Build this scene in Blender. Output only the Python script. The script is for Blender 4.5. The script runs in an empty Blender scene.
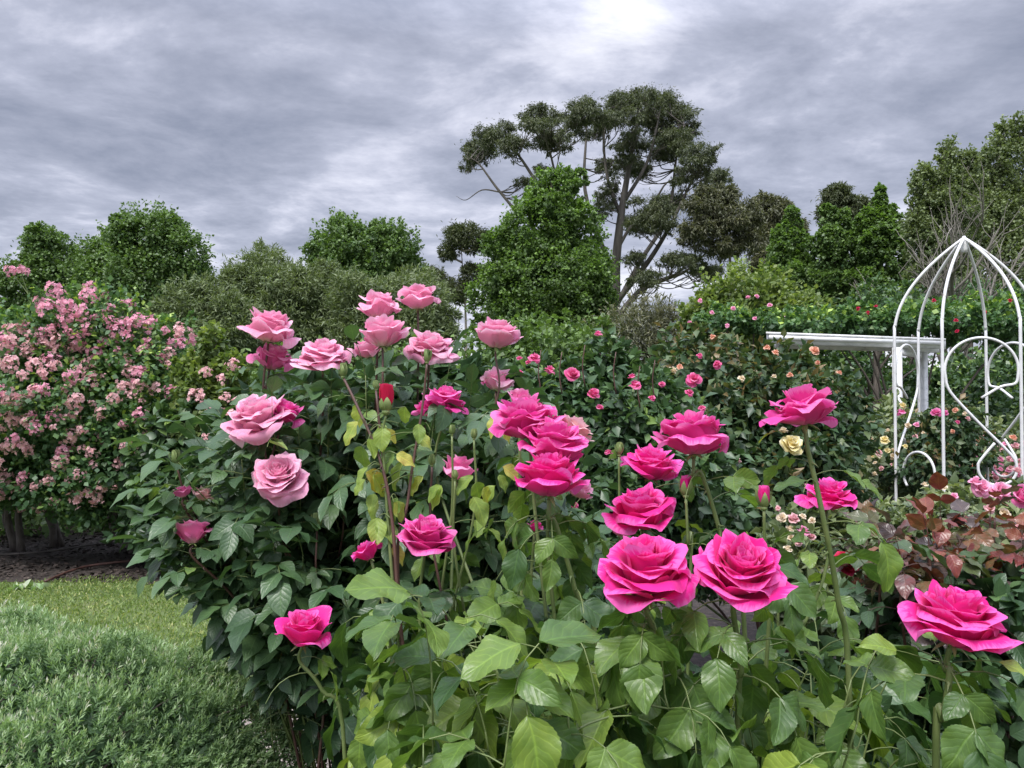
import bpy, math, random
import numpy as np
from mathutils import Vector, Matrix

# ------------------------------------------------------------------ camera, sky, sun
S = bpy.context.scene
COL = S.collection
R = math.radians
FPX, HOR = 773.0, 400.0
CAMZ = 1.5
PITCH = math.atan((HOR - 384.0) / FPX)
cam_d = bpy.data.cameras.new('camera')
cam_d.sensor_width = 36.0
cam_d.lens = FPX / 1024.0 * 36.0
cam_d.clip_start = 0.02
cam_d.clip_end = 3000
cam = bpy.data.objects.new('camera', cam_d)
COL.objects.link(cam)
cam.location = (0, 0, CAMZ)
cam.rotation_euler = (math.pi / 2 + PITCH, 0, 0)
S.camera = cam

SUN_EL, SUN_AZ = 58.0, 212.0          # azimuth clockwise from +Y (view direction)
SUN_STRENGTH = 1.5
W = bpy.data.worlds.new('World')
S.world = W
W.use_nodes = True
wt = W.node_tree
wt.nodes.clear()


class NT:
    """tiny helper to write node trees"""
    def __init__(self, tree):
        self.t = tree

    def n(self, kind, **kw):
        nd = self.t.nodes.new(kind)
        for k, v in kw.items():
            setattr(nd, k, v)
        return nd

    def link(self, a, b):
        self.t.links.new(a, b)

    def put(self, sock, v):
        if isinstance(v, bpy.types.NodeSocket):
            self.t.links.new(v, sock)
        else:
            sock.default_value = v

    def math(self, op, a, b=0.0, c=None, clamp=False):
        nd = self.n('ShaderNodeMath', operation=op)
        nd.use_clamp = clamp
        self.put(nd.inputs[0], a)
        self.put(nd.inputs[1], b)
        if c is not None:
            self.put(nd.inputs[2], c)
        return nd.outputs[0]

    def mix(self, f, a, b, blend='MIX'):
        nd = self.n('ShaderNodeMix', data_type='RGBA', blend_type=blend)
        self.put(nd.inputs[0], f)
        self.put(nd.inputs[6], a)
        self.put(nd.inputs[7], b)
        return nd.outputs[2]

    def ramp(self, f, stops, interp='LINEAR'):
        nd = self.n('ShaderNodeValToRGB')
        cr = nd.color_ramp
        cr.interpolation = interp
        while len(cr.elements) > 1:
            cr.elements.remove(cr.elements[0])
        cr.elements[0].position = stops[0][0]
        cr.elements[0].color = tuple(stops[0][1]) + (1,)
        for p, c in stops[1:]:
            e = cr.elements.new(p)
            e.color = tuple(c) + (1,)
        self.put(nd.inputs[0], f)
        return nd.outputs[0]

    def noise(self, vec, scale, detail=4, rough=0.55, dist=0.0):
        nd = self.n('ShaderNodeTexNoise')
        if vec is not None:
            self.put(nd.inputs['Vector'], vec)
        nd.inputs['Scale'].default_value = scale
        nd.inputs['Detail'].default_value = detail
        nd.inputs['Roughness'].default_value = rough
        nd.inputs['Distortion'].default_value = dist
        return nd.outputs[0]

    def mapr(self, v, a, b, c, d):
        nd = self.n('ShaderNodeMapRange')
        self.put(nd.inputs[0], v)
        for i, x in enumerate((a, b, c, d)):
            nd.inputs[i + 1].default_value = x
        return nd.outputs[0]


def build_world():
    k = NT(wt)
    out = k.n('ShaderNodeOutputWorld')
    bg = k.n('ShaderNodeBackground')
    bg.inputs['Strength'].default_value = 0.1
    k.link(bg.outputs[0], out.inputs[0])
    sky = k.n('ShaderNodeTexSky', sky_type='NISHITA')
    sky.sun_disc = False
    sky.sun_elevation = R(SUN_EL)
    sky.sun_rotation = R(SUN_AZ)
    tc = k.n('ShaderNodeTexCoord')
    sep = k.n('ShaderNodeSeparateXYZ')
    k.link(tc.outputs['Generated'], sep.inputs[0])
    z = k.math('MAXIMUM', sep.outputs[2], 0.0)
    den = k.math('ADD', z, 0.10)
    cx = k.math('DIVIDE', sep.outputs[0], den)
    cy = k.math('DIVIDE', sep.outputs[1], den)
    cv = k.n('ShaderNodeCombineXYZ')
    k.link(cx, cv.inputs[0])
    k.link(k.math('MULTIPLY', cy, 1.15), cv.inputs[1])
    # a small roll of the cloud layer so that the bands lean as they do over the garden
    n1 = k.noise(cv.outputs[0], 0.62, 7, 0.62, 0.35)
    n2 = k.noise(cv.outputs[0], 1.9, 9, 0.64, 0.25)
    n3 = k.noise(cv.outputs[0], 0.33, 2, 0.5, 0.0)
    s = k.math('MULTIPLY', n1, 0.62)
    s = k.math('MULTIPLY_ADD', n2, 0.36, s)
    s = k.math('MULTIPLY_ADD', n3, 0.16, s)
    # thin bright place in the cloud where the light comes through
    gd = Vector(((632 - 512) / FPX, 1.0, (HOR - 15) / FPX)).normalized()
    dot = k.n('ShaderNodeVectorMath', operation='DOT_PRODUCT')
    k.link(tc.outputs['Generated'], dot.inputs[0])
    dot.inputs[1].default_value = gd
    g = k.math('POWER', k.math('MAXIMUM', dot.outputs['Value'], 0.0), 700.0)
    g2 = k.math('POWER', k.math('MAXIMUM', dot.outputs['Value'], 0.0), 14.0)
    s = k.math('MULTIPLY_ADD', g, k.math('MULTIPLY', n2, 0.13), s)
    s = k.math('MULTIPLY_ADD', g2, 0.02, s)
    low = k.math('POWER', k.math('SUBTRACT', 1.0, z), 7.0)
    s = k.math('MULTIPLY_ADD', low, 0.14, s)
    clouds = k.ramp(s, [(0.495, (0.158, 0.173, 0.226)), (0.55, (0.208, 0.222, 0.280)), (0.60, (0.270, 0.284, 0.350)),
                        (0.645, (0.375, 0.385, 0.455)), (0.72, (0.56, 0.565, 0.62))])
    # overcast skies are brighter overhead than at the horizon
    zen = k.mapr(z, 0.42, 1.0, 1.0, 5.0)
    sc = k.n('ShaderNodeVectorMath', operation='SCALE')
    k.link(clouds, sc.inputs[0])
    k.link(k.math('MULTIPLY', zen, 7.3), sc.inputs['Scale'])
    k.link(k.mix(0.95, sky.outputs[0], sc.outputs[0]), bg.inputs['Color'])


build_world()
sun_d = bpy.data.lights.new('sun', 'SUN')
sun_d.energy = SUN_STRENGTH
sun_d.angle = R(22)
sun_d.color = (1.0, 0.965, 0.92)
sun = bpy.data.objects.new('sun', sun_d)
COL.objects.link(sun)
_sd = Vector((math.sin(R(SUN_AZ)) * math.cos(R(SUN_EL)), math.cos(R(SUN_AZ)) * math.cos(R(SUN_EL)), math.sin(R(SUN_EL))))
sun.rotation_euler = (-_sd).to_track_quat('-Z', 'Y').to_euler()

S.view_settings.view_transform = 'Standard'
S.view_settings.look = 'None'
S.view_settings.exposure = 1.36
S.view_settings.gamma = 1.0
S.view_settings.use_curve_mapping = False
S.cycles.max_bounces = 6
S.cycles.diffuse_bounces = 3
S.cycles.glossy_bounces = 2
S.cycles.transmission_bounces = 4
S.cycles.transparent_max_bounces = 4
S.cycles.use_denoising = True
S.cycles.sample_clamp_indirect = 4.0


# ------------------------------------------------------------------ helpers
def at(px, py, d):
    """pixel of the photograph + distance in metres along the view -> point of the garden"""
    x = (px - 512.0) / FPX
    zc = (384.0 - py) / FPX
    c, s = math.cos(PITCH), math.sin(PITCH)
    y = c - s * zc
    z = s + c * zc
    k = d / y
    return np.array((x * k, d, CAMZ + z * k))


def proj(p):
    c, s = math.cos(PITCH), math.sin(PITCH)
    y, z = p[1], p[2] - CAMZ
    f, u = y * c + z * s, -y * s + z * c
    return 512 + FPX * p[0] / f, 384 - FPX * u / f, p[1]


def ppm(d):
    return d / FPX


def tag(o, label=None, cat=None, group=None, kind=None):
    if label:
        o['label'] = label
    if cat:
        o['category'] = cat
    if group:
        o['group'] = group
    if kind:
        o['kind'] = kind
    return o


def empty(name, loc, label, cat, group=None):
    o = bpy.data.objects.new(name, None)
    o.empty_display_size = 0.1
    o.location = tuple(float(v) for v in loc)
    COL.objects.link(o)
    return tag(o, label, cat, group)


def thing_base(o):
    while o.parent is not None:
        o = o.parent
    return np.array(o.location)


def mesh_np(name, co, faces_list, mat, smooth=True, uv=None, tint=None):
    """co (N,3); faces_list: list of (F,k) int arrays"""
    me = bpy.data.meshes.new(name)
    co = np.ascontiguousarray(co, dtype=np.float32)
    me.vertices.add(len(co))
    me.vertices.foreach_set('co', co.ravel())
    loops = np.concatenate([f.ravel() for f in faces_list]).astype(np.int32)
    tot = np.concatenate([np.full(len(f), f.shape[1], dtype=np.int32) for f in faces_list])
    start = np.concatenate(([0], np.cumsum(tot)[:-1])).astype(np.int32)
    me.loops.add(len(loops))
    me.loops.foreach_set('vertex_index', loops)
    me.polygons.add(len(tot))
    me.polygons.foreach_set('loop_start', start)
    me.polygons.foreach_set('loop_total', tot)
    if smooth:
        me.polygons.foreach_set('use_smooth', np.ones(len(tot), dtype=bool))
    me.update(calc_edges=True)
    if uv is not None:
        ul = me.uv_layers.new(name='UVMap')
        ul.data.foreach_set('uv', np.ascontiguousarray(uv[loops], dtype=np.float32).ravel())
    if tint is not None:
        a = me.attributes.new('tint', 'FLOAT', 'POINT')
        a.data.foreach_set('value', np.ascontiguousarray(tint, dtype=np.float32))
    if mat is not None:
        me.materials.append(mat)
    return me


def link(name, me, parent=None):
    o = bpy.data.objects.new(name, me)
    COL.objects.link(o)
    if parent is not None:
        o.parent = parent
    return o


class MB:
    """collects shapes in world coordinates, builds ONE mesh object"""
    def __init__(self):
        self.co, self.f, self.uv, self.ti, self.n = [], {}, [], [], 0

    def add(self, co, faces, uv=None, tint=0.5):
        co = np.asarray(co, dtype=np.float64)
        for f in faces:
            f = np.asarray(f, dtype=np.int64)
            self.f.setdefault(f.shape[1], []).append(f + self.n)
        self.co.append(co)
        self.uv.append(np.zeros((len(co), 2)) if uv is None else uv)
        self.ti.append(np.full(len(co), tint) if np.isscalar(tint) else tint)
        self.n += len(co)

    def tube(self, pts, rad, sides=7, tint=0.5, cap=True, sm=4):
        P = smooth_path(np.asarray(pts, dtype=float), sm) if sm > 1 else np.asarray(pts, dtype=float)
        n = len(P)
        if np.isscalar(rad):
            rr = np.full(n, rad)
        else:
            rr = np.interp(np.linspace(0, 1, n), np.linspace(0, 1, len(rad)), rad)
        T = np.gradient(P, axis=0)
        T /= np.linalg.norm(T, axis=1)[:, None] + 1e-12
        ref = np.array((0.31, 0.95, 0.05))
        A = np.cross(T, ref)
        A /= np.linalg.norm(A, axis=1)[:, None] + 1e-9
        B = np.cross(T, A)
        th = np.linspace(0, 2 * np.pi, sides, endpoint=False)
        co = P[:, None, :] + rr[:, None, None] * (np.cos(th)[None, :, None] * A[:, None, :] + np.sin(th)[None, :, None] * B[:, None, :])
        co = co.reshape(-1, 3)
        i = np.arange(n - 1)[:, None] * sides
        j = np.arange(sides)[None, :]
        j2 = (j + 1) % sides
        q = np.stack([i + j, i + j2, i + sides + j2, i + sides + j], axis=-1).reshape(-1, 4)
        faces = [q]
        if cap:
            base = len(co)
            co = np.vstack([co, P[0], P[-1]])
            jj = np.arange(sides)
            faces.append(np.stack([np.full(sides, base), (jj + 1) % sides, jj], axis=-1))
            faces.append(np.stack([np.full(sides, base + 1), (n - 1) * sides + jj, (n - 1) * sides + (jj + 1) % sides], axis=-1))
        uv = np.zeros((len(co), 2))
        self.add(co, faces, uv, tint)

    def box(self, c, size, rz=0.0):
        sx, sy, sz = (s / 2 for s in size)
        v = np.array([(x, y, z) for x in (-sx, sx) for y in (-sy, sy) for z in (-sz, sz)])
        cr, sr = math.cos(rz), math.sin(rz)
        v = np.stack([v[:, 0] * cr - v[:, 1] * sr, v[:, 0] * sr + v[:, 1] * cr, v[:, 2]], axis=-1) + np.asarray(c)
        f = np.array([(0, 1, 3, 2), (4, 6, 7, 5), (0, 4, 5, 1), (2, 3, 7, 6), (0, 2, 6, 4), (1, 5, 7, 3)])
        self.add(v, [f])

    def build(self, name, mat, parent=None, smooth=True, base=None):
        co = np.vstack(self.co)
        if parent is not None:
            co = co - thing_base(parent)
        elif base is not None:
            co = co - np.asarray(base)
        me = mesh_np(name, co, [np.vstack(v) for v in self.f.values()], mat, smooth, np.vstack(self.uv), np.concatenate(self.ti))
        o = link(name, me, parent)
        if parent is None and base is not None:
            o.location = tuple(float(v) for v in base)
        return o


def smooth_path(P, k):
    if len(P) < 3:
        t = np.linspace(0, 1, k + 1)[:, None]
        return P[0] * (1 - t) + P[-1] * t
    Q = np.vstack([2 * P[0] - P[1], P, 2 * P[-1] - P[-2]])
    out = []
    for i in range(1, len(Q) - 2):
        p0, p1, p2, p3 = Q[i - 1], Q[i], Q[i + 1], Q[i + 2]
        for t in np.linspace(0, 1, k, endpoint=False):
            out.append(0.5 * (2 * p1 + (p2 - p0) * t + (2 * p0 - 5 * p1 + 4 * p2 - p3) * t * t + (3 * p1 - p0 - 3 * p2 + p3) * t ** 3))
    out.append(P[-1])
    return np.array(out)


def unit(v):
    v = np.asarray(v, dtype=float)
    return v / (np.linalg.norm(v, axis=-1, keepdims=True) + 1e-12)


def frames(d, n):
    """columns x=d, y, z~n for arrays of directions and rough normals"""
    d = unit(d)
    y = unit(np.cross(n, d))
    z = np.cross(d, y)
    return np.stack([d, y, z], axis=-1)


# ------------------------------------------------------------------ leaf templates
def leaf_template(nl, ns, width, fold=0.35, droop=0.18, ripple=0.0, serr=0.0, seed=0, blunt=0.8, twist=0.0):
    """ovate leaf, x along 0..1; ns columns across (odd)"""
    rng = np.random.default_rng(seed)
    xs = np.linspace(0, 1, nl)
    ss = np.linspace(-1, 1, ns)
    h = width * np.sin(np.pi * np.clip(xs, 0, 1) ** blunt) ** 0.85
    h[0] = h[-1] = 0.002
    X, Sg = np.meshgrid(xs, ss, indexing='ij')
    H = h[:, None] * np.ones_like(Sg)
    if serr:
        jag = np.where(np.arange(nl) % 2 == 0, 1 + serr, 1 - serr)[:, None]
        H = np.where(np.abs(Sg) > 0.99, H * jag, H)
        X = X + np.where(np.abs(Sg) > 0.99, 0.015, 0)
    Y = Sg * H
    Z = fold * np.abs(Y) - droop * (X ** 2) + twist * X * Y
    if ripple:
        p = rng.uniform(0, 6, 4)
        Z = Z + ripple * np.abs(Sg) ** 1.5 * np.sin(X * 13 + p[0] + Sg * 1.3) + 0.5 * ripple * np.sin(X * 5 + p[1]) * Sg
        Y = Y + 0.4 * ripple * np.sin(X * 6 + p[2])
    co = np.stack([X, Y, Z], -1).reshape(-1, 3)
    i = np.arange(nl - 1)[:, None] * ns
    j = np.arange(ns - 1)[None, :]
    q = np.stack([i + j, i + ns + j, i + ns + j + 1, i + j + 1], -1).reshape(-1, 4)
    uv = np.stack([X, (Sg + 1) / 2], -1).reshape(-1, 2)
    return co, q, uv


T_HI = [leaf_template(29, 7, 0.35, 0.26, 0.18, 0.032, 0.022, 1), leaf_template(29, 7, 0.36, 0.15, 0.32, 0.042, 0.022, 2, 0.75),
        leaf_template(29, 7, 0.31, 0.42, 0.10, 0.032, 0.022, 3), leaf_template(29, 7, 0.34, 0.22, 0.42, 0.036, 0.022, 4, 0.8, 0.3),
        leaf_template(29, 7, 0.38, 0.10, 0.15, 0.045, 0.022, 5, 0.72, -0.3)]
T_MID = [leaf_template(6, 3, 0.34, 0.30, 0.20, 0.03, 0, 1), leaf_template(6, 3, 0.36, 0.2, 0.40, 0.03, 0, 2, 0.75), leaf_template(6, 3, 0.27, 0.5, 0.05, 0.02, 0, 3)]
T_LOW = [leaf_template(3, 3, 0.30, 0.35, 0.25, 0, 0, 1)]
T_NARROW = [leaf_template(4, 2, 0.10, 0.0, 0.15, 0, 0, 1)]


def _quadleaf(w, bend):
    co = np.array([(0, 0, 0), (0.5, -w, 0.08), (1, 0, -bend), (0.5, w, 0.08)])
    return co, np.array([(0, 1, 2, 3)]), np.array([(0, .5), (.5, 0), (1, .5), (.5, 1)])


T_QUAD = [_quadleaf(0.34, 0.15), _quadleaf(0.42, 0.0)]
T_SLIM = [_quadleaf(0.13, 0.1)]


def scatter(pos, M, size, tint, templates, rng):
    """instances of leaf templates baked into arrays; M (N,3,3)"""
    n = len(pos)
    which = rng.integers(0, len(templates), n)
    CO, Q, UV, TI = [], [], [], []
    off = 0
    for k, (tc, tq, tuv) in enumerate(templates):
        m = np.nonzero(which == k)[0]
        if not len(m):
            continue
        v = np.einsum('nij,kj->nki', M[m], tc) * size[m][:, None, None] + pos[m][:, None, :]
        nv = len(tc)
        CO.append(v.reshape(-1, 3))
        Q.append((tq[None] + (np.arange(len(m)) * nv)[:, None, None] + off).reshape(-1, tq.shape[1]))
        UV.append(np.tile(tuv, (len(m), 1)))
        TI.append(np.repeat(tint[m], nv))
        off += len(m) * nv
    return np.vstack(CO), np.vstack(Q), np.vstack(UV), np.concatenate(TI)


def leaves_obj(name, pos, M, size, tint, templates, rng, mat, parent, smooth=True):
    co, q, uv, ti = scatter(pos, M, size, tint, templates, rng)
    co = co - thing_base(parent)
    me = mesh_np(name, co, [q], mat, smooth, uv, ti)
    return link(name, me, parent)


# ------------------------------------------------------------------ materials
def new_mat(name):
    m = bpy.data.materials.new(name)
    m.use_nodes = True
    m.node_tree.nodes.clear()
    return m, NT(m.node_tree)


def attr(k, name='tint'):
    a = k.n('ShaderNodeAttribute')
    a.attribute_name = name
    return a.outputs['Fac']


def leaf_mat(name, stops, rough=0.42, transl=0.25, veins=False, spec=0.5, patch=0.0, vein_gain=1.45, gain=1.5):
    stops = [(q, tuple(min(0.6, v * gain) for v in c)) for q, c in stops]
    m, k = new_mat(name)
    out = k.n('ShaderNodeOutputMaterial')
    p = k.n('ShaderNodeBsdfPrincipled')
    p.inputs['Roughness'].default_value = rough
    p.inputs['Specular IOR Level'].default_value = spec
    t = attr(k)
    geo = k.n('ShaderNodeNewGeometry')
    if veins:
        uvn = k.n('ShaderNodeUVMap')
        uvn.uv_map = 'UVMap'
        sp = k.n('ShaderNodeSeparateXYZ')
        k.link(uvn.outputs[0], sp.inputs[0])
        u, v = sp.outputs[0], sp.outputs[1]
        av = k.math('ABSOLUTE', k.math('SUBTRACT', k.math('MULTIPLY', v, 2.0), 1.0))
        mid = k.math('SUBTRACT', 1.0, k.math('MULTIPLY', av, 11.0), clamp=True)
        ph = k.math('SUBTRACT', k.math('MULTIPLY', u, 6.6), k.math('MULTIPLY', av, 2.1))
        ph = k.math('ADD', ph, k.math('MULTIPLY', t, 5.0))
        ph = k.math('ADD', ph, k.math('MULTIPLY', k.noise(geo.outputs['Position'], 60.0, 1, 0.5), 0.9))
        fr = k.math('PINGPONG', ph, 0.5)            # 0 on a vein, .5 between
        lat = k.math('SUBTRACT', 1.0, k.math('MULTIPLY', fr, 9.0), clamp=True)
        vein = k.math('MAXIMUM', mid, k.math('MULTIPLY', lat, 0.6))
        nz = k.noise(geo.outputs['Position'], 45.0, 3, 0.6)
        tt = k.math('ADD', t, k.math('MULTIPLY', k.math('SUBTRACT', nz, 0.5), 0.35 + patch))
        base = k.ramp(tt, stops)
        lighter = k.mix(1.0, base, (vein_gain, vein_gain, vein_gain * 0.85, 1), 'MULTIPLY')
        col = k.mix(k.math('MULTIPLY', vein, 0.85), base, lighter)
        b = k.n('ShaderNodeBump')
        b.inputs['Strength'].default_value = 0.30
        b.inputs['Distance'].default_value = 0.003
        hgt = k.math('SUBTRACT', k.math('MULTIPLY', k.math('SQRT', fr), 0.6), k.math('MULTIPLY', mid, 0.6))
        hgt = k.math('ADD', hgt, k.math('MULTIPLY', nz, 0.9))
        hgt = k.math('ADD', hgt, k.math('MULTIPLY', k.noise(geo.outputs['Position'], 130.0, 2, 0.6), 0.5))
        k.link(hgt, b.inputs['Height'])
        k.link(b.outputs[0], p.inputs['Normal'])
    else:
        col = k.ramp(t, stops)
    k.link(col, p.inputs['Base Color'])
    tr = k.n('ShaderNodeBsdfTranslucent')
    k.link(k.mix(1.0, col, (1.5, 1.6, 0.7, 1), 'MULTIPLY'), tr.inputs['Color'])
    mx = k.n('ShaderNodeMixShader')
    mx.inputs[0].default_value = transl
    k.link(p.outputs[0], mx.inputs[1])
    k.link(tr.outputs[0], mx.inputs[2])
    k.link(mx.outputs[0], out.inputs[0])
    return m


def petal_mat(name, base, body, edge, rough=0.55, transl=0.36, spread=0.15, base_at=0.34):
    """base -> body -> edge colour along the petal; the tint attribute is one number per petal"""
    m, k = new_mat(name)
    out = k.n('ShaderNodeOutputMaterial')
    p = k.n('ShaderNodeBsdfPrincipled')
    p.inputs['Roughness'].default_value = rough
    p.inputs['Specular IOR Level'].default_value = 0.25
    p.inputs['Sheen Weight'].default_value = 0.12
    uvn = k.n('ShaderNodeUVMap')
    uvn.uv_map = 'UVMap'
    sp = k.n('ShaderNodeSeparateXYZ')
    k.link(uvn.outputs[0], sp.inputs[0])
    u, v = sp.outputs[0], sp.outputs[1]
    t = attr(k)
    # fine fibres running along the petal
    fv = k.n('ShaderNodeCombineXYZ')
    k.link(k.math('MULTIPLY', u, 26.0), fv.inputs[0])
    k.link(k.math('MULTIPLY', v, 2.2), fv.inputs[1])
    k.link(k.math('MULTIPLY', t, 40.0), fv.inputs[2])
    fib = k.noise(fv.outputs[0], 1.0, 3, 0.6)
    vv = k.math('ADD', v, k.math('MULTIPLY', k.math('SUBTRACT', fib, 0.5), 0.46))
    vv = k.math('ADD', vv, k.math('MULTIPLY', k.math('SUBTRACT', t, 0.5), spread * 2))
    col = k.ramp(vv, [(0.0, base), (base_at, body), (0.82, body), (0.97, edge)], 'EASE')
    k.link(col, p.inputs['Base Color'])
    b = k.n('ShaderNodeBump')
    b.inputs['Strength'].default_value = 0.22
    b.inputs['Distance'].default_value = 0.004
    k.link(fib, b.inputs['Height'])
    k.link(b.outputs[0], p.inputs['Normal'])
    tr = k.n('ShaderNodeBsdfTranslucent')
    k.link(col, tr.inputs['Color'])
    mx = k.n('ShaderNodeMixShader')
    mx.inputs[0].default_value = transl
    k.link(p.outputs[0], mx.inputs[1])
    k.link(tr.outputs[0], mx.inputs[2])
    k.link(mx.outputs[0], out.inputs[0])
    return m


def plain_mat(name, stops, scale=20.0, rough=0.7, bump=0.3, detail=5, coords='Object', dist=0.01, stretch=None):
    m, k = new_mat(name)
    out = k.n('ShaderNodeOutputMaterial')
    p = k.n('ShaderNodeBsdfPrincipled')
    p.inputs['Roughness'].default_value = rough
    geo = k.n('ShaderNodeNewGeometry')
    vec = geo.outputs['Position']
    if stretch:
        mp = k.n('ShaderNodeMapping')
        mp.inputs['Scale'].default_value = stretch
        k.link(vec, mp.inputs[0])
        vec = mp.outputs[0]
    nz = k.noise(vec, scale, detail, 0.6)
    k.link(k.ramp(nz, stops), p.inputs['Base Color'])
    if bump:
        b = k.n('ShaderNodeBump')
        b.inputs['Strength'].default_value = bump
        b.inputs['Distance'].default_value = dist
        k.link(nz, b.inputs['Height'])
        k.link(b.outputs[0], p.inputs['Normal'])
    k.link(p.outputs[0], out.inputs[0])
    return m


M = {}
# rose leaves close by: older leaves blue-green, young leaves yellow-green
M['leaf_front'] = leaf_mat('rose_leaf_front', [(0.0, (0.018, 0.042, 0.016)), (0.28, (0.036, 0.078, 0.026)), (0.50, (0.066, 0.124, 0.032)), (0.74, (0.120, 0.192, 0.036)), (1.0, (0.22, 0.29, 0.05))], 0.37, 0.30, True, gain=1.2, vein_gain=1.6)
M['leaf_yellow'] = leaf_mat('rose_leaf_yellowing', [(0.0, (0.10, 0.17, 0.04)), (0.45, (0.22, 0.30, 0.06)), (0.75, (0.40, 0.37, 0.08)), (1.0, (0.36, 0.20, 0.07))], 0.5, 0.35, True, patch=0.3, gain=1.2)
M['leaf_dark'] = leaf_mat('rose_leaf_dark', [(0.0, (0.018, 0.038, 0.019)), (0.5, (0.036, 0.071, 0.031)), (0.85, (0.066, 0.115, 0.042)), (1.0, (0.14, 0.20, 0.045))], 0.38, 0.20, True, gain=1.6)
M['leaf_small'] = leaf_mat('rose_leaf_small', [(0.0, (0.018, 0.038, 0.018)), (0.5, (0.038, 0.074, 0.032)), (0.85, (0.070, 0.120, 0.044)), (1.0, (0.14, 0.21, 0.05))], 0.40, 0.22, gain=1.65)
M['leaf_bronze'] = leaf_mat('rose_leaf_bronze', [(0.0, (0.040, 0.030, 0.030)), (0.25, (0.080, 0.058, 0.055)), (0.42, (0.14, 0.030, 0.028)), (0.55, (0.16, 0.060, 0.030)), (0.7, (0.080, 0.075, 0.036)), (1.0, (0.05, 0.085, 0.036))], 0.30, 0.2, True, gain=1.3)
M['leaf_bronze_small'] = leaf_mat('bush_leaf_bronze_green', [(0.0, (0.016, 0.036, 0.018)), (0.5, (0.036, 0.070, 0.030)), (0.8, (0.075, 0.105, 0.04)), (1.0, (0.15, 0.105, 0.045))], 0.42, 0.2)
M['leaf_climb'] = leaf_mat('climber_leaf', [(0.0, (0.018, 0.045, 0.018)), (0.5, (0.042, 0.090, 0.032)), (0.82, (0.085, 0.145, 0.042)), (1.0, (0.22, 0.30, 0.06))], 0.5, 0.25, gain=1.8)
M['leaf_pale'] = leaf_mat('rose_leaf_pale', [(0.0, (0.040, 0.062, 0.030)), (0.5, (0.085, 0.115, 0.058)), (1.0, (0.17, 0.20, 0.09))], 0.45, 0.25)
M['leaf_lime'] = leaf_mat('lime_leaf', [(0.0, (0.055, 0.095, 0.030)), (0.5, (0.115, 0.165, 0.045)), (1.0, (0.22, 0.27, 0.075))], 0.5, 0.35, gain=1.25)
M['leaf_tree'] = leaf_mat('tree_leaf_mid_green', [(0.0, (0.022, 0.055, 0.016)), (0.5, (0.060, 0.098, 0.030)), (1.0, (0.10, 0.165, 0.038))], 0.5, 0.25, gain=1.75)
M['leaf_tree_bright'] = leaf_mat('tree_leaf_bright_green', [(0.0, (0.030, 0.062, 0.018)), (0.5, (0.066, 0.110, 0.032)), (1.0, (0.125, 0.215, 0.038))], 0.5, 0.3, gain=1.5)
M['leaf_olive'] = leaf_mat('tree_leaf_olive', [(0.0, (0.040, 0.062, 0.026)), (0.5, (0.082, 0.104, 0.046)), (1.0, (0.135, 0.170, 0.072))], 0.55, 0.25, gain=1.9)
M['leaf_gum'] = leaf_mat('gum_leaf', [(0.0, (0.030, 0.040, 0.020)), (0.5, (0.058, 0.072, 0.034)), (1.0, (0.105, 0.115, 0.055))], 0.5, 0.2, gain=1.6)
M['leaf_gum_brown'] = leaf_mat('gum_leaf_brownish', [(0.0, (0.042, 0.042, 0.022)), (0.5, (0.080, 0.088, 0.052)), (1.0, (0.14, 0.135, 0.07))], 0.5, 0.2, gain=1.6)
M['leaf_grey'] = leaf_mat('grey_green_sprig', [(0.0, (0.020, 0.045, 0.020)), (0.45, (0.075, 0.130, 0.055)), (0.8, (0.19, 0.27, 0.135)), (1.0, (0.36, 0.44, 0.28))], 0.6, 0.3, gain=1.9)
M['grass'] = leaf_mat('grass_blade', [(0.0, (0.075, 0.12, 0.030)), (0.6, (0.14, 0.20, 0.055)), (1.0, (0.30, 0.30, 0.12))], 0.55, 0.3, gain=1.6)
M['chip'] = leaf_mat('bark_chip', [(0.0, (0.025, 0.018, 0.015)), (0.7, (0.075, 0.055, 0.045)), (1.0, (0.22, 0.18, 0.15))], 0.8, 0.0, gain=1.0)
M['hot'] = petal_mat('petal_hot_pink', (0.86, 0.12, 0.42), (0.86, 0.022, 0.31), (0.92, 0.15, 0.54))
M['hot_mid'] = petal_mat('petal_bright_pink', (0.86, 0.22, 0.46), (0.82, 0.060, 0.37), (0.90, 0.22, 0.54))
M['mid'] = petal_mat('petal_mid_pink', (0.90, 0.50, 0.60), (0.86, 0.19, 0.46), (0.90, 0.40, 0.62))
M['light'] = petal_mat('petal_light_pink', (0.90, 0.66, 0.60), (0.94, 0.40, 0.60), (0.95, 0.57, 0.72))
M['blush'] = petal_mat('petal_blush', (0.90, 0.66, 0.52), (0.86, 0.50, 0.52), (0.90, 0.62, 0.64))
M['cream'] = petal_mat('petal_cream', (0.85, 0.66, 0.32), (0.86, 0.72, 0.50), (0.90, 0.80, 0.66))
M['yellow'] = petal_mat('petal_yellow', (0.86, 0.64, 0.16), (0.88, 0.76, 0.36), (0.92, 0.87, 0.66))
M['apricot'] = petal_mat('petal_apricot', (0.85, 0.50, 0.25), (0.84, 0.42, 0.28), (0.88, 0.58, 0.45))
M['crimson'] = petal_mat('petal_crimson', (0.55, 0.02, 0.05), (0.56, 0.008, 0.06), (0.66, 0.03, 0.12))
M['coral'] = petal_mat('petal_coral_pink', (0.85, 0.24, 0.32), (0.82, 0.11, 0.33), (0.86, 0.28, 0.48))
M['climb_pink'] = petal_mat('petal_climber_pink', (0.92, 0.72, 0.62), (0.83, 0.39, 0.51), (0.89, 0.60, 0.69), spread=0.2, base_at=0.22)
M['climb_blush'] = petal_mat('petal_climber_blush', (0.90, 0.72, 0.52), (0.86, 0.52, 0.54), (0.90, 0.68, 0.69), spread=0.2, base_at=0.22)
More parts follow.
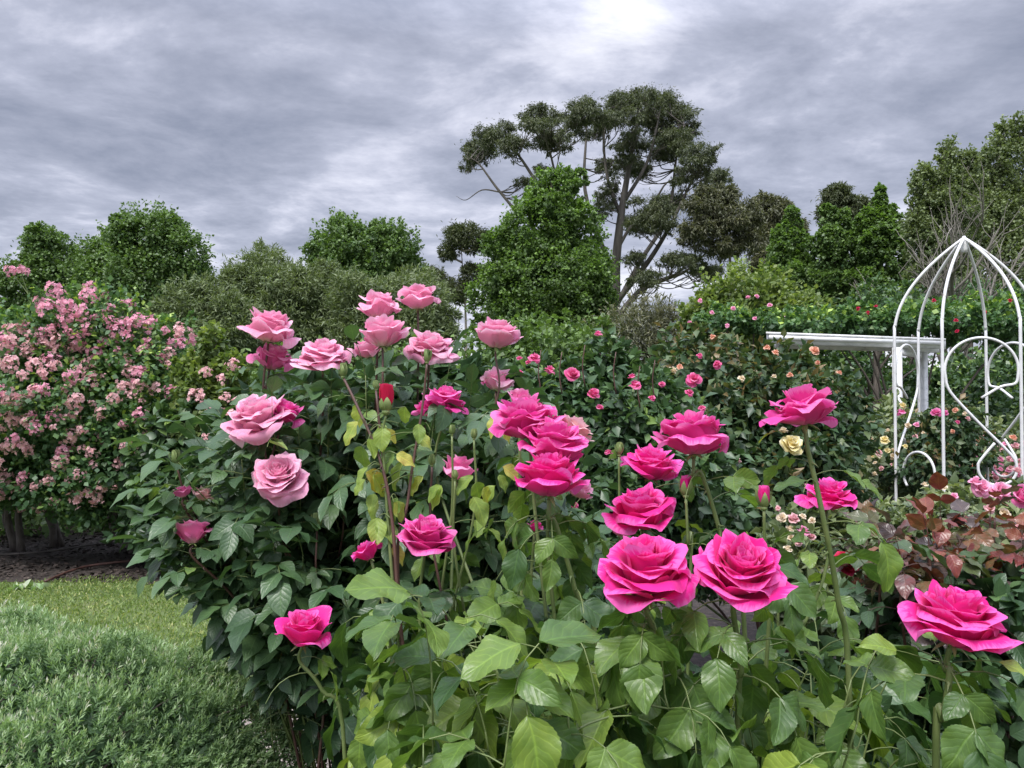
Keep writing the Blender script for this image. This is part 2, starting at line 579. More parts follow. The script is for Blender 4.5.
M['cane_green'] = plain_mat('cane_green', [(0.3, (0.10, 0.15, 0.045)), (0.7, (0.17, 0.21, 0.075))], 30, 0.5, 0.1)
M['cane_red'] = plain_mat('cane_red_brown', [(0.3, (0.060, 0.028, 0.026)), (0.7, (0.12, 0.060, 0.045))], 30, 0.5, 0.1)
M['sepal'] = plain_mat('sepal_green', [(0.3, (0.13, 0.20, 0.06)), (0.7, (0.24, 0.30, 0.11))], 60, 0.55, 0.1)
M['bark'] = plain_mat('bark_grey_brown', [(0.3, (0.055, 0.045, 0.036)), (0.7, (0.14, 0.12, 0.10))], 9, 0.85, 0.6, stretch=(3, 3, 0.6), dist=0.03)
M['bark_gum'] = plain_mat('bark_gum', [(0.35, (0.14, 0.115, 0.095)), (0.65, (0.34, 0.30, 0.27))], 1.2, 0.75, 0.2, stretch=(3, 3, 0.5), dist=0.02)
M['bark_dark'] = plain_mat('bark_gum_dark', [(0.35, (0.045, 0.040, 0.035)), (0.65, (0.135, 0.12, 0.105))], 1.2, 0.85, 0.2, stretch=(3, 3, 0.5), dist=0.02)
M['twig_grey'] = plain_mat('twig_grey', [(0.3, (0.13, 0.12, 0.10)), (0.7, (0.24, 0.22, 0.19))], 8, 0.85, 0.3)
M['white_metal'] = plain_mat('white_painted_tube', [(0.30, (0.42, 0.38, 0.33)), (0.36, (0.66, 0.66, 0.67)), (0.7, (0.78, 0.78, 0.79))], 14, 0.42, 0.08)
M['white_wood'] = plain_mat('white_painted_timber', [(0.30, (0.45, 0.45, 0.43)), (0.42, (0.66, 0.67, 0.68)), (0.62, (0.78, 0.78, 0.78))], 5, 0.55, 0.12, stretch=(0.5, 3, 3))


# ------------------------------------------------------------------ roses
def sstep(a, b, x):
    t = np.clip((x - a) / (b - a), 0, 1)
    return t * t * (3 - 2 * t)


def petal_grid(az, L, Wd, phi0, phi1, reflex, r0, z0, rho, ruf, rng, nu, nv):
    u = np.linspace(-1, 1, nu)[None, :]
    v = np.linspace(0, 1, nv)[:, None]
    notch = rng.uniform(-0.05, 0.03)
    lean = rng.uniform(-0.05, 0.05)
    V = v * (1 - 0.22 * np.abs(u) ** 5.0 + notch * np.exp(-(u / 0.22) ** 2) + lean * u * v)
    V = np.broadcast_to(V, (nv, nu))
    p = rng.uniform(0, 6.28, 6)
    rx = reflex * sstep(0.62, 1.02, V) * (1.05 - 0.30 * np.abs(u) ** 2.0) * (1 + 0.35 * np.sin(2.3 * u + p[0]))
    phi = phi0 + (phi1 - phi0) * V ** 0.9 + rx
    dV = np.diff(V, axis=0, prepend=V[:1] * 0)
    r = r0 + np.cumsum(np.sin(phi) * dV, axis=0) * L
    z = z0 + np.cumsum(np.cos(phi) * dV, axis=0) * L
    w = Wd * (0.28 + 0.72 * sstep(0.0, 0.62, V))
    rr = rho + 0.25 * np.maximum(r, 0)
    al = np.clip(u * w / rr, -2.6, 2.6)
    x = (r - rr) + rr * np.cos(al)
    y = rr * np.sin(al)
    wob = ruf * V ** 2 * (np.sin(3.1 * u + p[1]) + 0.7 * np.sin(6.3 * u + p[2] + 2 * V) + 0.35 * np.sin(11.0 * u + p[4] + 3 * V))
    x = x + wob * 0.8
    z = z + wob * 0.6 + ruf * 0.5 * V ** 3 * np.sin(5.0 * u + p[3])
    c, s = math.cos(az), math.sin(az)
    co = np.stack([x * c - y * s, x * s + y * c, z], -1).reshape(-1, 3)
    i = np.arange(nv - 1)[:, None] * nu
    j = np.arange(nu - 1)[None, :]
    q = np.stack([i + j, i + j + 1, i + nu + j + 1, i + nu + j], -1).reshape(-1, 4)
    uv = np.stack([(np.broadcast_to(u, (nv, nu)) + 1) / 2, V], -1).reshape(-1, 2)
    return co, q, uv


def rose_mesh(name, mat, seed, N=30, op=0.6, nu=11, nv=10, ruf=0.05, big=0.0):
    """an opened rose of unit diameter, axis +Z, centred; op 0 = half closed, 1 = fully blown. Returns mesh, z of its base"""
    rng = np.random.default_rng(seed)
    b = MB()
    az = rng.uniform(0, 6.28)
    for i in range(N):
        t = i / (N - 1.0)
        az += 2.39996 + rng.normal(0, 0.18)
        lerp = lambda ks, vs: float(np.interp(t, ks, vs))
        ks = (0, 0.2, 0.45, 0.7, 0.88, 1.0)
        L = lerp(ks, (0.56, 0.66, 0.74, 0.80, 0.82, 0.80)) * rng.uniform(0.94, 1.06)
        Wd = lerp(ks, (0.20, 0.33, 0.48, 0.62, 0.68, 0.66)) * rng.uniform(0.92, 1.08)
        p0 = lerp(ks, (18, 34, 50, 64, 76, 86)) * (0.74 + 0.40 * op)
        p1 = lerp(ks, (-16, -12, 0, 16, 34, 52)) * 1.0 + (op - 0.5) * lerp(ks, (6, 16, 28, 38, 44, 46))
        rf = lerp(ks, (6, 30, 60, 88, 100, 96)) * (0.7 + 0.5 * op) * rng.uniform(0.5, 1.35)
        rho = lerp(ks, (0.085, 0.15, 0.24, 0.36, 0.52, 0.62))
        r0 = lerp(ks, (0.015, 0.03, 0.05, 0.06, 0.07, 0.07))
        z0 = lerp(ks, (0.10, 0.07, 0.04, 0.02, 0.0, -0.01))
        rv = ruf * lerp(ks, (0.3, 0.5, 0.9, 1.1, 1.3, 1.4))
        if t > 0.86 and big:
            L *= 1 + big * rng.uniform(0, 1)
            p1 += big * 60 * rng.uniform(-0.2, 1)
        co, q, uv = petal_grid(az, L, Wd, R(p0 + rng.normal(0, 5)), R(p1 + rng.normal(0, 6)), R(rf), r0, z0, rho, rv, rng, nu, nv)
        b.add(co, [q], uv, float(np.clip(rng.normal(0.5, 0.2), 0, 1)))
    co = np.vstack(b.co)
    rad = np.percentile(np.hypot(co[:, 0], co[:, 1]), 98)
    k = 0.5 / rad
    zc = 0.5 * (np.percentile(co[:, 2], 2) + np.percentile(co[:, 2], 99))
    co = (co - np.array((0, 0, zc))) * k
    co[:, 2] *= 1.18
    zc *= 1.18
    me = mesh_np(name, co, [np.vstack(v) for v in b.f.values()], mat, True, np.vstack(b.uv), np.concatenate(b.ti))
    return me, -zc * k


def bud_mesh(name, mat, seed, op=0.0, nu=9, nv=9):
    """pointed bud of unit height: 0 closed .. 1 unfurling"""
    rng = np.random.default_rng(seed)
    b = MB()
    az = rng.uniform(0, 6.28)
    N = 9
    for i in range(N):
        t = i / (N - 1.0)
        az += 2.2 + rng.normal(0, 0.15)
        co, q, uv = petal_grid(az, 0.95 + 0.05 * t, 0.22 + 0.2 * t, R(14 + (10 + 14 * op) * t), R(-20 + (8 + 34 * op) * t), R(6 + 70 * op * t), 0.02, 0.0, 0.10 + 0.10 * t, 0.012, rng, nu, nv)
        b.add(co, [q], uv, float(np.clip(rng.normal(0.5, 0.2), 0, 1)))
    co = np.vstack(b.co)
    return mesh_np(name, co, [np.vstack(v) for v in b.f.values()], mat, True, np.vstack(b.uv), np.concatenate(b.ti))


def calyx_mesh(name, z_base, size, down=True, seed=0, reach=1.0):
    """green hip and five narrow sepals under a bloom (down) or clasping a bud; in the bloom's own unit space"""
    rng = np.random.default_rng(seed)
    b = MB()
    hs = size
    prof = [(0.0, -1.0), (0.35, -0.95), (0.75, -0.55), (0.85, -0.2), (0.6, 0.05), (0.3, 0.1)]
    n = 10
    th = np.linspace(0, 2 * np.pi, n, endpoint=False)
    co = np.array([(r * hs * math.cos(a), r * hs * math.sin(a), z_base + z * hs * 1.1) for r, z in prof for a in th])
    q = np.array([(i * n + j, i * n + (j + 1) % n, (i + 1) * n + (j + 1) % n, (i + 1) * n + j) for i in range(len(prof) - 1) for j in range(n)])
    b.add(co, [q])
    for i in range(5):
        az = i * 2 * math.pi / 5 + rng.uniform(-0.2, 0.2)
        L = reach * hs * (4.6 if down else 6.0) * rng.uniform(0.85, 1.15)
        ns = 9
        ph = R(95 + rng.uniform(-15, 30)) if down else R(40)
        ph1 = R(130 + rng.uniform(-30, 30)) if down else R(-34 + rng.uniform(-4, 22))
        r, z = (0.55 if down else 0.75) * hs, z_base
        rows = []
        for s in np.linspace(0, 1, ns):
            w = hs * (0.62 if down else 1.0) * (math.sin(math.pi * (0.12 + 0.88 * s) ** 0.7) ** 0.8 * 0.85 + 0.12 * (1 - s))
            for e in (-1, 0, 1):
                rr = r - abs(e) * w * 0.25
                rows.append((rr * math.cos(az) - e * w * math.sin(az), rr * math.sin(az) + e * w * math.cos(az), z))
            a = ph + (ph1 - ph) * s
            r += math.sin(a) * L / ns
            z += math.cos(a) * L / ns
        q = np.array([(i2 * 3 + j, i2 * 3 + j + 1, i2 * 3 + j + 4, i2 * 3 + j + 3) for i2 in range(ns - 1) for j in range(2)])
        b.add(np.array(rows), [q])
    return mesh_np(name, np.vstack(b.co), [np.vstack(v) for v in b.f.values()], M['sepal'], True)


def axis_matrix(pos, axis, size, spin):
    a = Vector(axis).normalized()
    q = Vector((0, 0, 1)).rotation_difference(a)
    return Matrix.Translation(Vector(pos)) @ q.to_matrix().to_4x4() @ Matrix.Rotation(spin, 4, 'Z') @ Matrix.Scale(size, 4)


def put(name, me, parent, pos, axis, size, spin=0.0):
    o = link(name, me, parent)
    o.matrix_basis = axis_matrix(np.asarray(pos) - thing_base(parent), axis, size, spin)
    return o


# ------------------------------------------------------------------ compound rose leaves
class LeafBag:
    def __init__(self):
        self.p, self.d, self.n, self.s, self.t = [], [], [], [], []

    def add(self, p, d, n, s, t):
        self.p.append(p)
        self.d.append(d)
        self.n.append(n)
        self.s.append(s)
        self.t.append(t)

    def build(self, name, templates, rng, mat, parent, clear=(), skip=None):
        if clear:
            keep = []
            for i in range(len(self.p)):
                c = np.asarray(self.p[i]) + unit(self.d[i]) * self.s[i] * 0.5
                u, v, w = proj(c)
                if skip and skip(u, v):
                    continue
                e = 0.28 * self.s[i] * FPX / w
                if not any(w < q[3] + 0.03 and ((u - q[0]) / (0.5 * q[2] + e)) ** 2 + ((v - q[1]) / (0.40 * q[2] + e)) ** 2 < 1 for q in clear):
                    keep.append(i)
            for a in ('p', 'd', 'n', 's', 't'):
                l = getattr(self, a)
                setattr(self, a, [l[i] for i in keep])
        P = np.array(self.p)
        F = frames(np.array(self.d), np.array(self.n))
        return leaves_obj(name, P, F, np.array(self.s), np.array(self.t), templates, rng, mat, parent)


def rose_leaf(bag, stalks, org, d, L, rng, tint, pairs=2, droop=0.5, leaflet=0.62):
    """petiole that droops, a terminal leaflet and pairs of side leaflets"""
    d = unit(d)
    side = unit(np.cross(d, (0, 0, 1)) + 1e-6)
    pts = [np.array(org, float)]
    nseg = 5
    cur = d.copy()
    dirs = []
    for i in range(nseg):
        cur = unit(cur + np.array((0, 0, -droop / nseg * (0.6 + 0.5 * i))))
        dirs.append(cur.copy())
        pts.append(pts[-1] + cur * L / nseg)
    stalks.tube(pts, [L * 0.012, L * 0.007], 4, tint=0.5, cap=False, sm=1)
    nm = unit(np.cross(side, dirs[-1]))
    if nm[2] < 0:
        nm = -nm
    ls = L * leaflet
    bag.add(pts[-1], unit(dirs[-1] + rng.normal(0, 0.16, 3) + np.array((0, 0, -droop * 0.4))), unit(nm + rng.normal(0, 0.25, 3)), ls * rng.uniform(0.95, 1.2), tint + rng.normal(0, 0.06))
    for k in range(pairs):
        i = (nseg - 1 if k == 0 else 2) if pairs > 1 else nseg - 2
        p = pts[i]
        for s in (-1, 1):
            dd = unit(dirs[i - 1] * 0.55 + side * s * 0.9 + np.array((0, 0, -0.22 * droop * 2)) + rng.normal(0, 0.16, 3))
            bag.add(p, dd, unit(nm + side * s * 0.15 + rng.normal(0, 0.3, 3)), ls * rng.uniform(0.72, 1.0) * (1 - 0.14 * k), tint + rng.normal(0, 0.07))


def cane_path(base, tip, axis, rng, bow=0.06):
    base, tip, axis = np.asarray(base, float), np.asarray(tip, float), unit(axis)
    h = np.linalg.norm(tip - base)
    a = base + (tip - base) * 0.33 + rng.normal(0, bow * h, 3) * (1, 1, 0.2)
    b = base + (tip - base) * 0.66 + rng.normal(0, bow * h * 0.7, 3) * (1, 1, 0.2)
    c = tip - axis * h * 0.10
    return smooth_path(np.array([base, a, b, c, tip]), 8)


def add_cane(parent, path, r, mat, thorns=True, rng=None, sides=8):
    m = MB()
    m.tube(path, [r * 1.35, r * 1.1, r * 0.85], sides, sm=1)
    if thorns:
        n = len(path)
        for i in range(n // 3, n - 4, 3):
            t = unit(path[i + 1] - path[i])
            o = unit(np.cross(t, rng.normal(0, 1, 3)))
            p = path[i] + o * r * 0.8
            m.tube([p, p + o * r * 1.6 - t * r * 0.5, p + o * r * 3.2 - t * r * 1.9], [r * 0.8, r * 0.35, 0.00005], 5, sm=1, cap=False)
    return m.build('cane', mat, parent)


def tip_leaf(bag, stalks, path, rng, L, tint, droop, pairs=1):
    t = unit(path[-1] - path[-2])
    rose_leaf(bag, stalks, path[-1], t + rng.normal(0, 0.25, 3), L, rng, float(np.clip(tint, 0, 1)), pairs, droop)
    for k in range(2):
        a = rng.uniform(0, 6.28)
        rose_leaf(bag, stalks, path[-2 - k], t * 0.5 + (math.cos(a), math.sin(a), 0.0), L * 0.85, rng, float(np.clip(tint, 0, 1)), pairs, droop)


def leaf_cane(bag, stalks, path, rng, s0, s1, n, L, tint, droop, top_small=0.5, pairs=2, spread=1.0):
    for k in range(n):
        f = s0 + (s1 - s0) * (k + rng.uniform(0.1, 0.9)) / n
        i = int(np.clip(f * (len(path) - 1), 0, len(path) - 2))
        t = unit(path[i + 1] - path[i])
        az = k * 2.4 + rng.uniform(-0.4, 0.4) + path[0][0] * 37
        o = np.array((math.cos(az), math.sin(az), 0.0)) * spread
        size = L * (1 - (1 - top_small) * (k / max(1, n - 1))) * rng.uniform(0.8, 1.15)
        tt = np.clip(tint + 0.28 * (k / max(1, n - 1)) - 0.12 + rng.normal(0, 0.1), 0, 1)
        rose_leaf(bag, stalks, path[i], o + t * 0.45, size, rng, tt, pairs if rng.uniform() < 0.75 else 1, droop * rng.uniform(0.6, 1.4))


# ------------------------------------------------------------------ crowns made of leaves
def blob_points(rng, blobs, n, clumps=30, cfrac=0.30, shell=0.72, fill=0.25, stray=1.6, dome=-1.0, wisp=0.22, wlen=0.55, wup=0.5):
    """blobs (cx,cy,cz,rx,ry,rz): points gathered in small clumps near the surface of ellipsoids -> pos, outward, clump tint"""
    B = np.array(blobs, float)
    wgt = (B[:, 3] * B[:, 5] + B[:, 4] * B[:, 5] + B[:, 3] * B[:, 4])
    wgt /= wgt.sum()
    P, O, T = [], [], []
    for b, w in zip(B, wgt):
        m = max(6, int(n * w))
        kc = max(4, int(clumps * len(B) * w))
        c, r = b[:3], b[3:]
        d = unit(rng.normal(0, 1, (kc, 3)))
        d[:, 2] = np.where(d[:, 2] < dome, -d[:, 2], d[:, 2])
        rad = (rng.uniform(shell, 1.0, kc) + 0.22 * rng.beta(1.2, 4.0, kc))[:, None]
        cc = c + d * rad * r
        cs = cfrac * rng.uniform(0.6, 1.35, kc) * (r.prod() ** (1 / 3.0))
        ct = rng.normal(0, 0.12, kc)
        idx = rng.integers(0, kc, m)
        off = rng.normal(0, 0.5, (m, 3)) * cs[idx][:, None] * np.array((1, 1, 0.75)) * np.where(rng.uniform(0, 1, m) < 0.15, stray, 1.0)[:, None]
        p = cc[idx] + off
        # shoots that stick out of the outline
        nw = int(m * wisp)
        if nw:
            kw = max(4, nw // 26)
            wd = unit(rng.normal(0, 1, (kw, 3)) + np.array((0, 0, 0.35)))
            ws = c + wd * r * rng.uniform(0.78, 0.98, (kw, 1))
            wv = unit(wd + rng.normal(0, 0.35, (kw, 3)) + np.array((0, 0, wup))) * (r.prod() ** (1 / 3.0) * wlen * rng.uniform(0.3, 1.0, (kw, 1)))
            wi = rng.integers(0, kw, nw)
            f = rng.uniform(0, 1, (nw, 1))
            p[:nw] = ws[wi] + wv[wi] * f + rng.normal(0, 1, (nw, 3)) * np.linalg.norm(wv[wi], axis=1)[:, None] * (0.20 - 0.12 * f)
            off[:nw] = wv[wi] * 0.5
            cs = cs.copy()
        # some leaves fill the inside
        ff = rng.uniform(0, 1, m) < fill
        ff[:nw] = False
        p[ff] = c + unit(rng.normal(0, 1, (ff.sum(), 3))) * (rng.uniform(0, 1, (ff.sum(), 1)) ** (1 / 2.2)) * r * 0.9
        out = unit((p - c) / r ** 1.5 + 0.6 * off / cs[idx][:, None])
        P.append(p)
        O.append(out)
        T.append(0.42 + ct[idx] + rng.normal(0, 0.15, m))
    return np.vstack(P), np.vstack(O), np.concatenate(T)


def crown(parent, name, rng, blobs, n, leaf, mat, templates, clumps=30, cfrac=0.3, shell=0.72, fill=0.25, droop=0.2, up=0.6, rnd=0.7, var=0.3, young=0.0, zmin=0.03, stray=1.6, dome=-1.0, wisp=0.22, wlen=0.55, wup=0.5):
    P, O, T = blob_points(rng, blobs, n, clumps, cfrac, shell, fill, stray, dome, wisp, wlen, wup)
    k = P[:, 2] > zmin
    P, O, T = P[k], O[k], T[k]
    m = len(P)
    d = unit(O * 0.8 + rng.normal(0, rnd, (m, 3)) + np.array((0, 0, -droop)))
    nrm = unit(O * 0.5 + rng.normal(0, 0.55, (m, 3)) + np.array((0, 0, up)))
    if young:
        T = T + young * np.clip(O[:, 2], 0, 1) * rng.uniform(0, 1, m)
    F = frames(d, nrm)
    sz = leaf * rng.uniform(1 - var, 1 + var, m)
    return leaves_obj(name, P, F, sz, np.clip(T, 0, 1), templates, rng, mat, parent)


def pxblob(px, py, rx, ry, d, rd=None):
    """ellipsoid whose outline covers rx, ry pixels around a pixel at distance d"""
    c = at(px, py, d)
    k = ppm(d)
    return (c[0], c[1], c[2], rx * k, (rd if rd is not None else rx * k), ry * k)


def tree(name, label, rng_seed, px, d, blobs, n, leaf, mat, templates=T_QUAD, bark=None, trunk_r=0.16, group=None, limbs=None, limb_r=0.05, base_px=None, cat='tree', crown_kw=None, twigs=2, trunk_path=None, lobes=5):
    rng = np.random.default_rng(rng_seed)
    b0 = [pxblob(*x) for x in blobs]
    b = []
    for x in b0:
        c, r = np.array(x[:3]), np.array(x[3:])
        b.append(tuple(c) + tuple(r * 0.86))
        for _ in range(lobes):
            dd = unit(rng.normal(0, 1, 3) + (0, -0.2, 0.25))
            s = rng.uniform(0.26, 0.46)
            b.append(tuple(c + dd * r * rng.uniform(0.62, 0.86)) + tuple(np.full(3, (r.prod() ** (1 / 3.0)) * s) * (1, 1, rng.uniform(0.8, 1.3))))
    base = at(px, HOR, d)
    base[2] = 0.0
    t = empty(name, base, label, cat, group)
    crown(t, 'crown', rng, b, n, leaf, mat, templates, **(crown_kw or {}))
    top = max(x[2] for x in b)
    tr = MB()
    if trunk_path is None:
        cx = np.mean([x[0] for x in b0])
        cy = np.mean([x[1] for x in b0])
        tp = [base, base + (0.1 * rng.normal(), 0.1 * rng.normal(), top * 0.3), np.array((base[0] * 0.5 + cx * 0.5, cy, top * 0.62)), np.array((cx, cy, top * 0.97))]
    else:
        tp = [base] + [at(*p) for p in trunk_path]
    P = smooth_path(np.array(tp), 6)
    tr.tube(P, [trunk_r, trunk_r * 0.75, trunk_r * 0.45, trunk_r * 0.12], 9, sm=1)
    for x in b0:
        c = np.array(x[:3])
        hz = np.clip(c[2] - 0.35 * abs(np.linalg.norm(c[:2] - base[:2])) - 0.25 * x[5], 0.15 * top, top * 0.9)
        i = int(np.argmin(np.abs(P[:, 2] - hz)))
        s = P[i]
        mid = s * 0.5 + c * 0.5 + np.array((rng.normal() * 0.1, rng.normal() * 0.1, -0.08 * np.linalg.norm(c - s))) * 1.0
        q = smooth_path(np.array([s, mid, c]), 5)
        tr.tube(q, [limb_r * 1.3, limb_r * 0.8, limb_r * 0.35], 6, sm=1)
        for _ in range(twigs):
            dd = unit(rng.normal(0, 1, 3) + (0, 0, 0.5))
            e = c + dd * np.array(x[3:]) * 0.85
            q0 = q[len(q) * 2 // 3]
            tr.tube([q0, q0 * 0.5 + e * 0.5 + rng.normal(0, 0.022, 3), e], [limb_r * 0.4, limb_r * 0.12], 5, sm=3)
    tr.build('trunk', bark or M['bark'], t)
    return t


#@@SCENE@@
# ------------------------------------------------------------------ ground
def sheet(name, poly, z, mat, sub=None):
    me = bpy.data.meshes.new(name)
    me.from_pydata([(x, y, z) for x, y in poly], [], [tuple(range(len(poly)))])
    me.materials.append(mat)
    o = link(name, me)
    return tag(o, kind='structure')


M['lawn'] = plain_mat('lawn_soil_and_grass', [(0.3, (0.055, 0.090, 0.024)), (0.5, (0.095, 0.135, 0.040)), (0.75, (0.15, 0.165, 0.065))], 2.2, 0.9, 0.5, 10)
M['mulch'] = plain_mat('mulch_bed', [(0.3, (0.016, 0.012, 0.010)), (0.55, (0.045, 0.034, 0.028)), (0.75, (0.11, 0.088, 0.072))], 24, 0.9, 0.9, 10, dist=0.02)
M['path'] = plain_mat('path_crushed_stone', [(0.3, (0.20, 0.165, 0.145)), (0.55, (0.36, 0.31, 0.275)), (0.8, (0.52, 0.47, 0.43))], 40, 0.9, 0.8, 8, dist=0.01)


def wavy(pts, n, amp, seed):
    rng = np.random.default_rng(seed)
    out = []
    for i in range(len(pts)):
        a, b = np.array(pts[i]), np.array(pts[(i + 1) % len(pts)])
        for t in np.linspace(0, 1, n, endpoint=False):
            out.append(tuple(a + (b - a) * t + rng.normal(0, amp, 2)))
    return out


sheet('ground', [(-300, -60), (300, -60), (300, 700), (-300, 700)], 0.0, M['lawn'])
sheet('mulch_bed', wavy([(-14, 6.6), (-3.4, 6.4), (-2.4, 6.2), (0.6, 6.4), (12, 7.5), (12, 13), (-14, 13)], 8, 0.07, 3), 0.004, M['mulch'])
sheet('front_bed', wavy([(-0.95, 0.2), (3.6, 0.2), (6, 6.2), (-0.2, 6.1), (-0.75, 3.2)], 8, 0.04, 4), 0.004, M['mulch'])
sheet('garden_path', wavy([(-1.45, 1.0), (-0.80, 1.0), (-0.72, 3.0), (-0.60, 4.3), (-1.30, 4.35), (-1.22, 3.0)], 8, 0.03, 5), 0.008, M['path'])


def make_grass():
    rng = np.random.default_rng(12)
    n = 75000
    x = rng.uniform(-6.5, -0.3, n)
    y = rng.uniform(3.0, 6.75, n)
    k = ~((x > -1.5) & (y < 4.3)) & (y < 6.45 + 0.12 * np.sin(x * 5) + rng.normal(0, 0.06, n))
    x, y = x[k], y[k]
    m = len(x)
    d = unit(np.stack([rng.normal(0, 0.6, m), rng.normal(0, 0.6, m), rng.uniform(0.5, 1.2, m)], -1))
    F = frames(d, rng.normal(0, 1, (m, 3)))
    o = bpy.data.objects.new('lawn_grass', None)
    base = np.zeros(3)
    co, q, uv, ti = scatter(np.stack([x, y, np.full(m, 0.0)], -1), F, rng.uniform(0.016, 0.040, m), np.clip(rng.normal(0.5, 0.22, m), 0, 1), T_SLIM, rng)
    bpy.data.objects.remove(o)
    g = link('lawn_grass', mesh_np('lawn_grass', co, [q], M['grass'], False, uv, ti))
    tag(g, kind='stuff')
    # chips of bark on the beds
    n = 16000
    x = np.concatenate([rng.uniform(-7, 0, n // 2), rng.uniform(-0.9, 2.6, n // 2)])
    y = np.concatenate([rng.uniform(6.45, 9.0, n // 2), rng.uniform(0.5, 4.0, n // 2)])
    k = ~((x < -0.5) & (y > 1.0) & (y < 4.4)) | (y > 6)
    x, y = x[k], y[k]
    m = len(x)
    d = unit(np.stack([rng.normal(0, 1, m), rng.normal(0, 1, m), rng.normal(0, .25, m)], -1))
    F = frames(d, np.stack([rng.normal(0, .4, m), rng.normal(0, .4, m), np.ones(m)], -1))
    co, q, uv, ti = scatter(np.stack([x, y, np.full(m, 0.016)], -1), F, rng.uniform(0.02, 0.06, m), np.clip(rng.beta(1.4, 3, m), 0, 1), T_QUAD, rng)
    g = link('bark_mulch', mesh_np('bark_mulch', co, [q], M['chip'], False, uv, ti))
    tag(g, kind='stuff')
    # stones of the path
    n = 5000
    x = rng.uniform(-1.35, -0.68, n)
    y = rng.uniform(1.2, 4.3, n)
    d = unit(np.stack([rng.normal(0, 1, n), rng.normal(0, 1, n), rng.normal(0, .3, n)], -1))
    F = frames(d, np.stack([rng.normal(0, .5, n), rng.normal(0, .5, n), np.ones(n)], -1))
    co, q, uv, ti = scatter(np.stack([x, y, np.full(n, 0.016)], -1), F, rng.uniform(0.01, 0.035, n), rng.uniform(0, 1, n), T_QUAD, rng)
    g = link('path_gravel', mesh_np('path_gravel', co, [q], M['path'], False, uv, ti))
    tag(g, kind='stuff')


make_grass()

# ------------------------------------------------------------------ far trees
GT = 'trees beyond the garden'
KB = dict(clumps=22, cfrac=0.22, shell=0.6, fill=0.2, wisp=0.35, wlen=0.6, droop=0.3, young=0.45)
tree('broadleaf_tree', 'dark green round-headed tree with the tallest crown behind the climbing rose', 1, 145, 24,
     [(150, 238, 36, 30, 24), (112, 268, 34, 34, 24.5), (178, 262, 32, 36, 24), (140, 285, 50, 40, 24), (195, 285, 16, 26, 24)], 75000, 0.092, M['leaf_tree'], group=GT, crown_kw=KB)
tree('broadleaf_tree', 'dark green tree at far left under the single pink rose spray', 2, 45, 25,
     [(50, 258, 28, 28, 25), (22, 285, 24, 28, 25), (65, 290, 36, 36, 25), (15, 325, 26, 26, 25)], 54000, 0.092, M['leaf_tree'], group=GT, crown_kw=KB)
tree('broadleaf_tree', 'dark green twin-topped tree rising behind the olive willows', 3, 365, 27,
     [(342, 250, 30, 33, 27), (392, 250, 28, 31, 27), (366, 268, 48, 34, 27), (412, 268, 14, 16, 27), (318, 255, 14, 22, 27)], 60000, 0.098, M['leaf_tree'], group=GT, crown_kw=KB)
KW = dict(clumps=22, cfrac=0.30, shell=0.6, fill=0.4, droop=0.15, up=0.4, rnd=0.8)
T_WIL = [_quadleaf(0.12, 0.1), _quadleaf(0.10, -0.1)]
GW = 'olive green willows'
for args in (('grey-green willow bush, lowest and leftmost of the willows', 11, 200, 16, [(195, 315, 36, 36, 16), (225, 330, 40, 40, 16), (170, 330, 24, 30, 16), (205, 370, 48, 50, 16)], 75000),
             ('olive green willow with the highest crown, behind the pink roses', 12, 285, 18, [(262, 290, 40, 36, 18), (305, 300, 42, 34, 18), (240, 305, 22, 28, 18), (285, 340, 60, 56, 18)], 90000),
             ('olive green willow right of the highest one, below the twin-topped tree', 13, 395, 17, [(370, 312, 44, 34, 17), (415, 305, 38, 34, 17), (440, 330, 22, 30, 17), (395, 350, 62, 50, 17)], 85000)):
    tree('willow_bush', args[0], args[1], args[2], args[3], args[4], args[5], 0.12, M['leaf_olive'], T_WIL, group=GW, cat='willow', crown_kw=KW, trunk_r=0.1)
tree('gum_tree', 'small distant grey gum with a flat dark top left of the bright green tree', 21, 470, 40,
     [(467, 238, 24, 11, 40), (448, 252, 10, 8, 40), (486, 244, 12, 9, 40), (432, 277, 14, 8, 40), (455, 290, 16, 12, 40), (475, 275, 14, 10, 40)], 18000, 0.20, M['leaf_gum'], T_SLIM, M['bark_gum'], 0.12, group=GT, crown_kw=dict(clumps=26, cfrac=0.35, fill=0.2), cat='gum tree')

# the big gum
gum = [(471, 163, 13, 15), (481, 150, 16, 13), (494, 136, 18, 14), (514, 146, 18, 13), (532, 127, 18, 12), (549, 144, 19, 14), (547, 119, 21, 12), (566, 128, 18, 13),
       (588, 116, 22, 17), (600, 128, 18, 14), (619, 104, 22, 14), (619, 124, 21, 15), (640, 100, 20, 13), (661, 103, 26, 16), (654, 124, 28, 18), (688, 120, 17, 18), (676, 140, 22, 14),
       (632, 148, 20, 14), (670, 150, 18, 12), (700, 156, 20, 16), (718, 180, 18, 15), (694, 174, 18, 13), (615, 168, 16, 9), (549, 172, 13, 9), (523, 184, 11, 7), (638, 172, 20, 10),
       (658, 216, 28, 20), (638, 228, 18, 14), (676, 205, 18, 14), (690, 264, 18, 15), (706, 274, 14, 9), (648, 280, 16, 10), (607, 193, 11, 18), (602, 215, 10, 13), (668, 262, 12, 8), (636, 258, 12, 8)]
rg = np.random.default_rng(5)
GD = 36.0
gb = [(x, y, rx, ry, GD + rg.uniform(-3.0, 3.0)) for x, y, rx, ry in gum]
gs = []
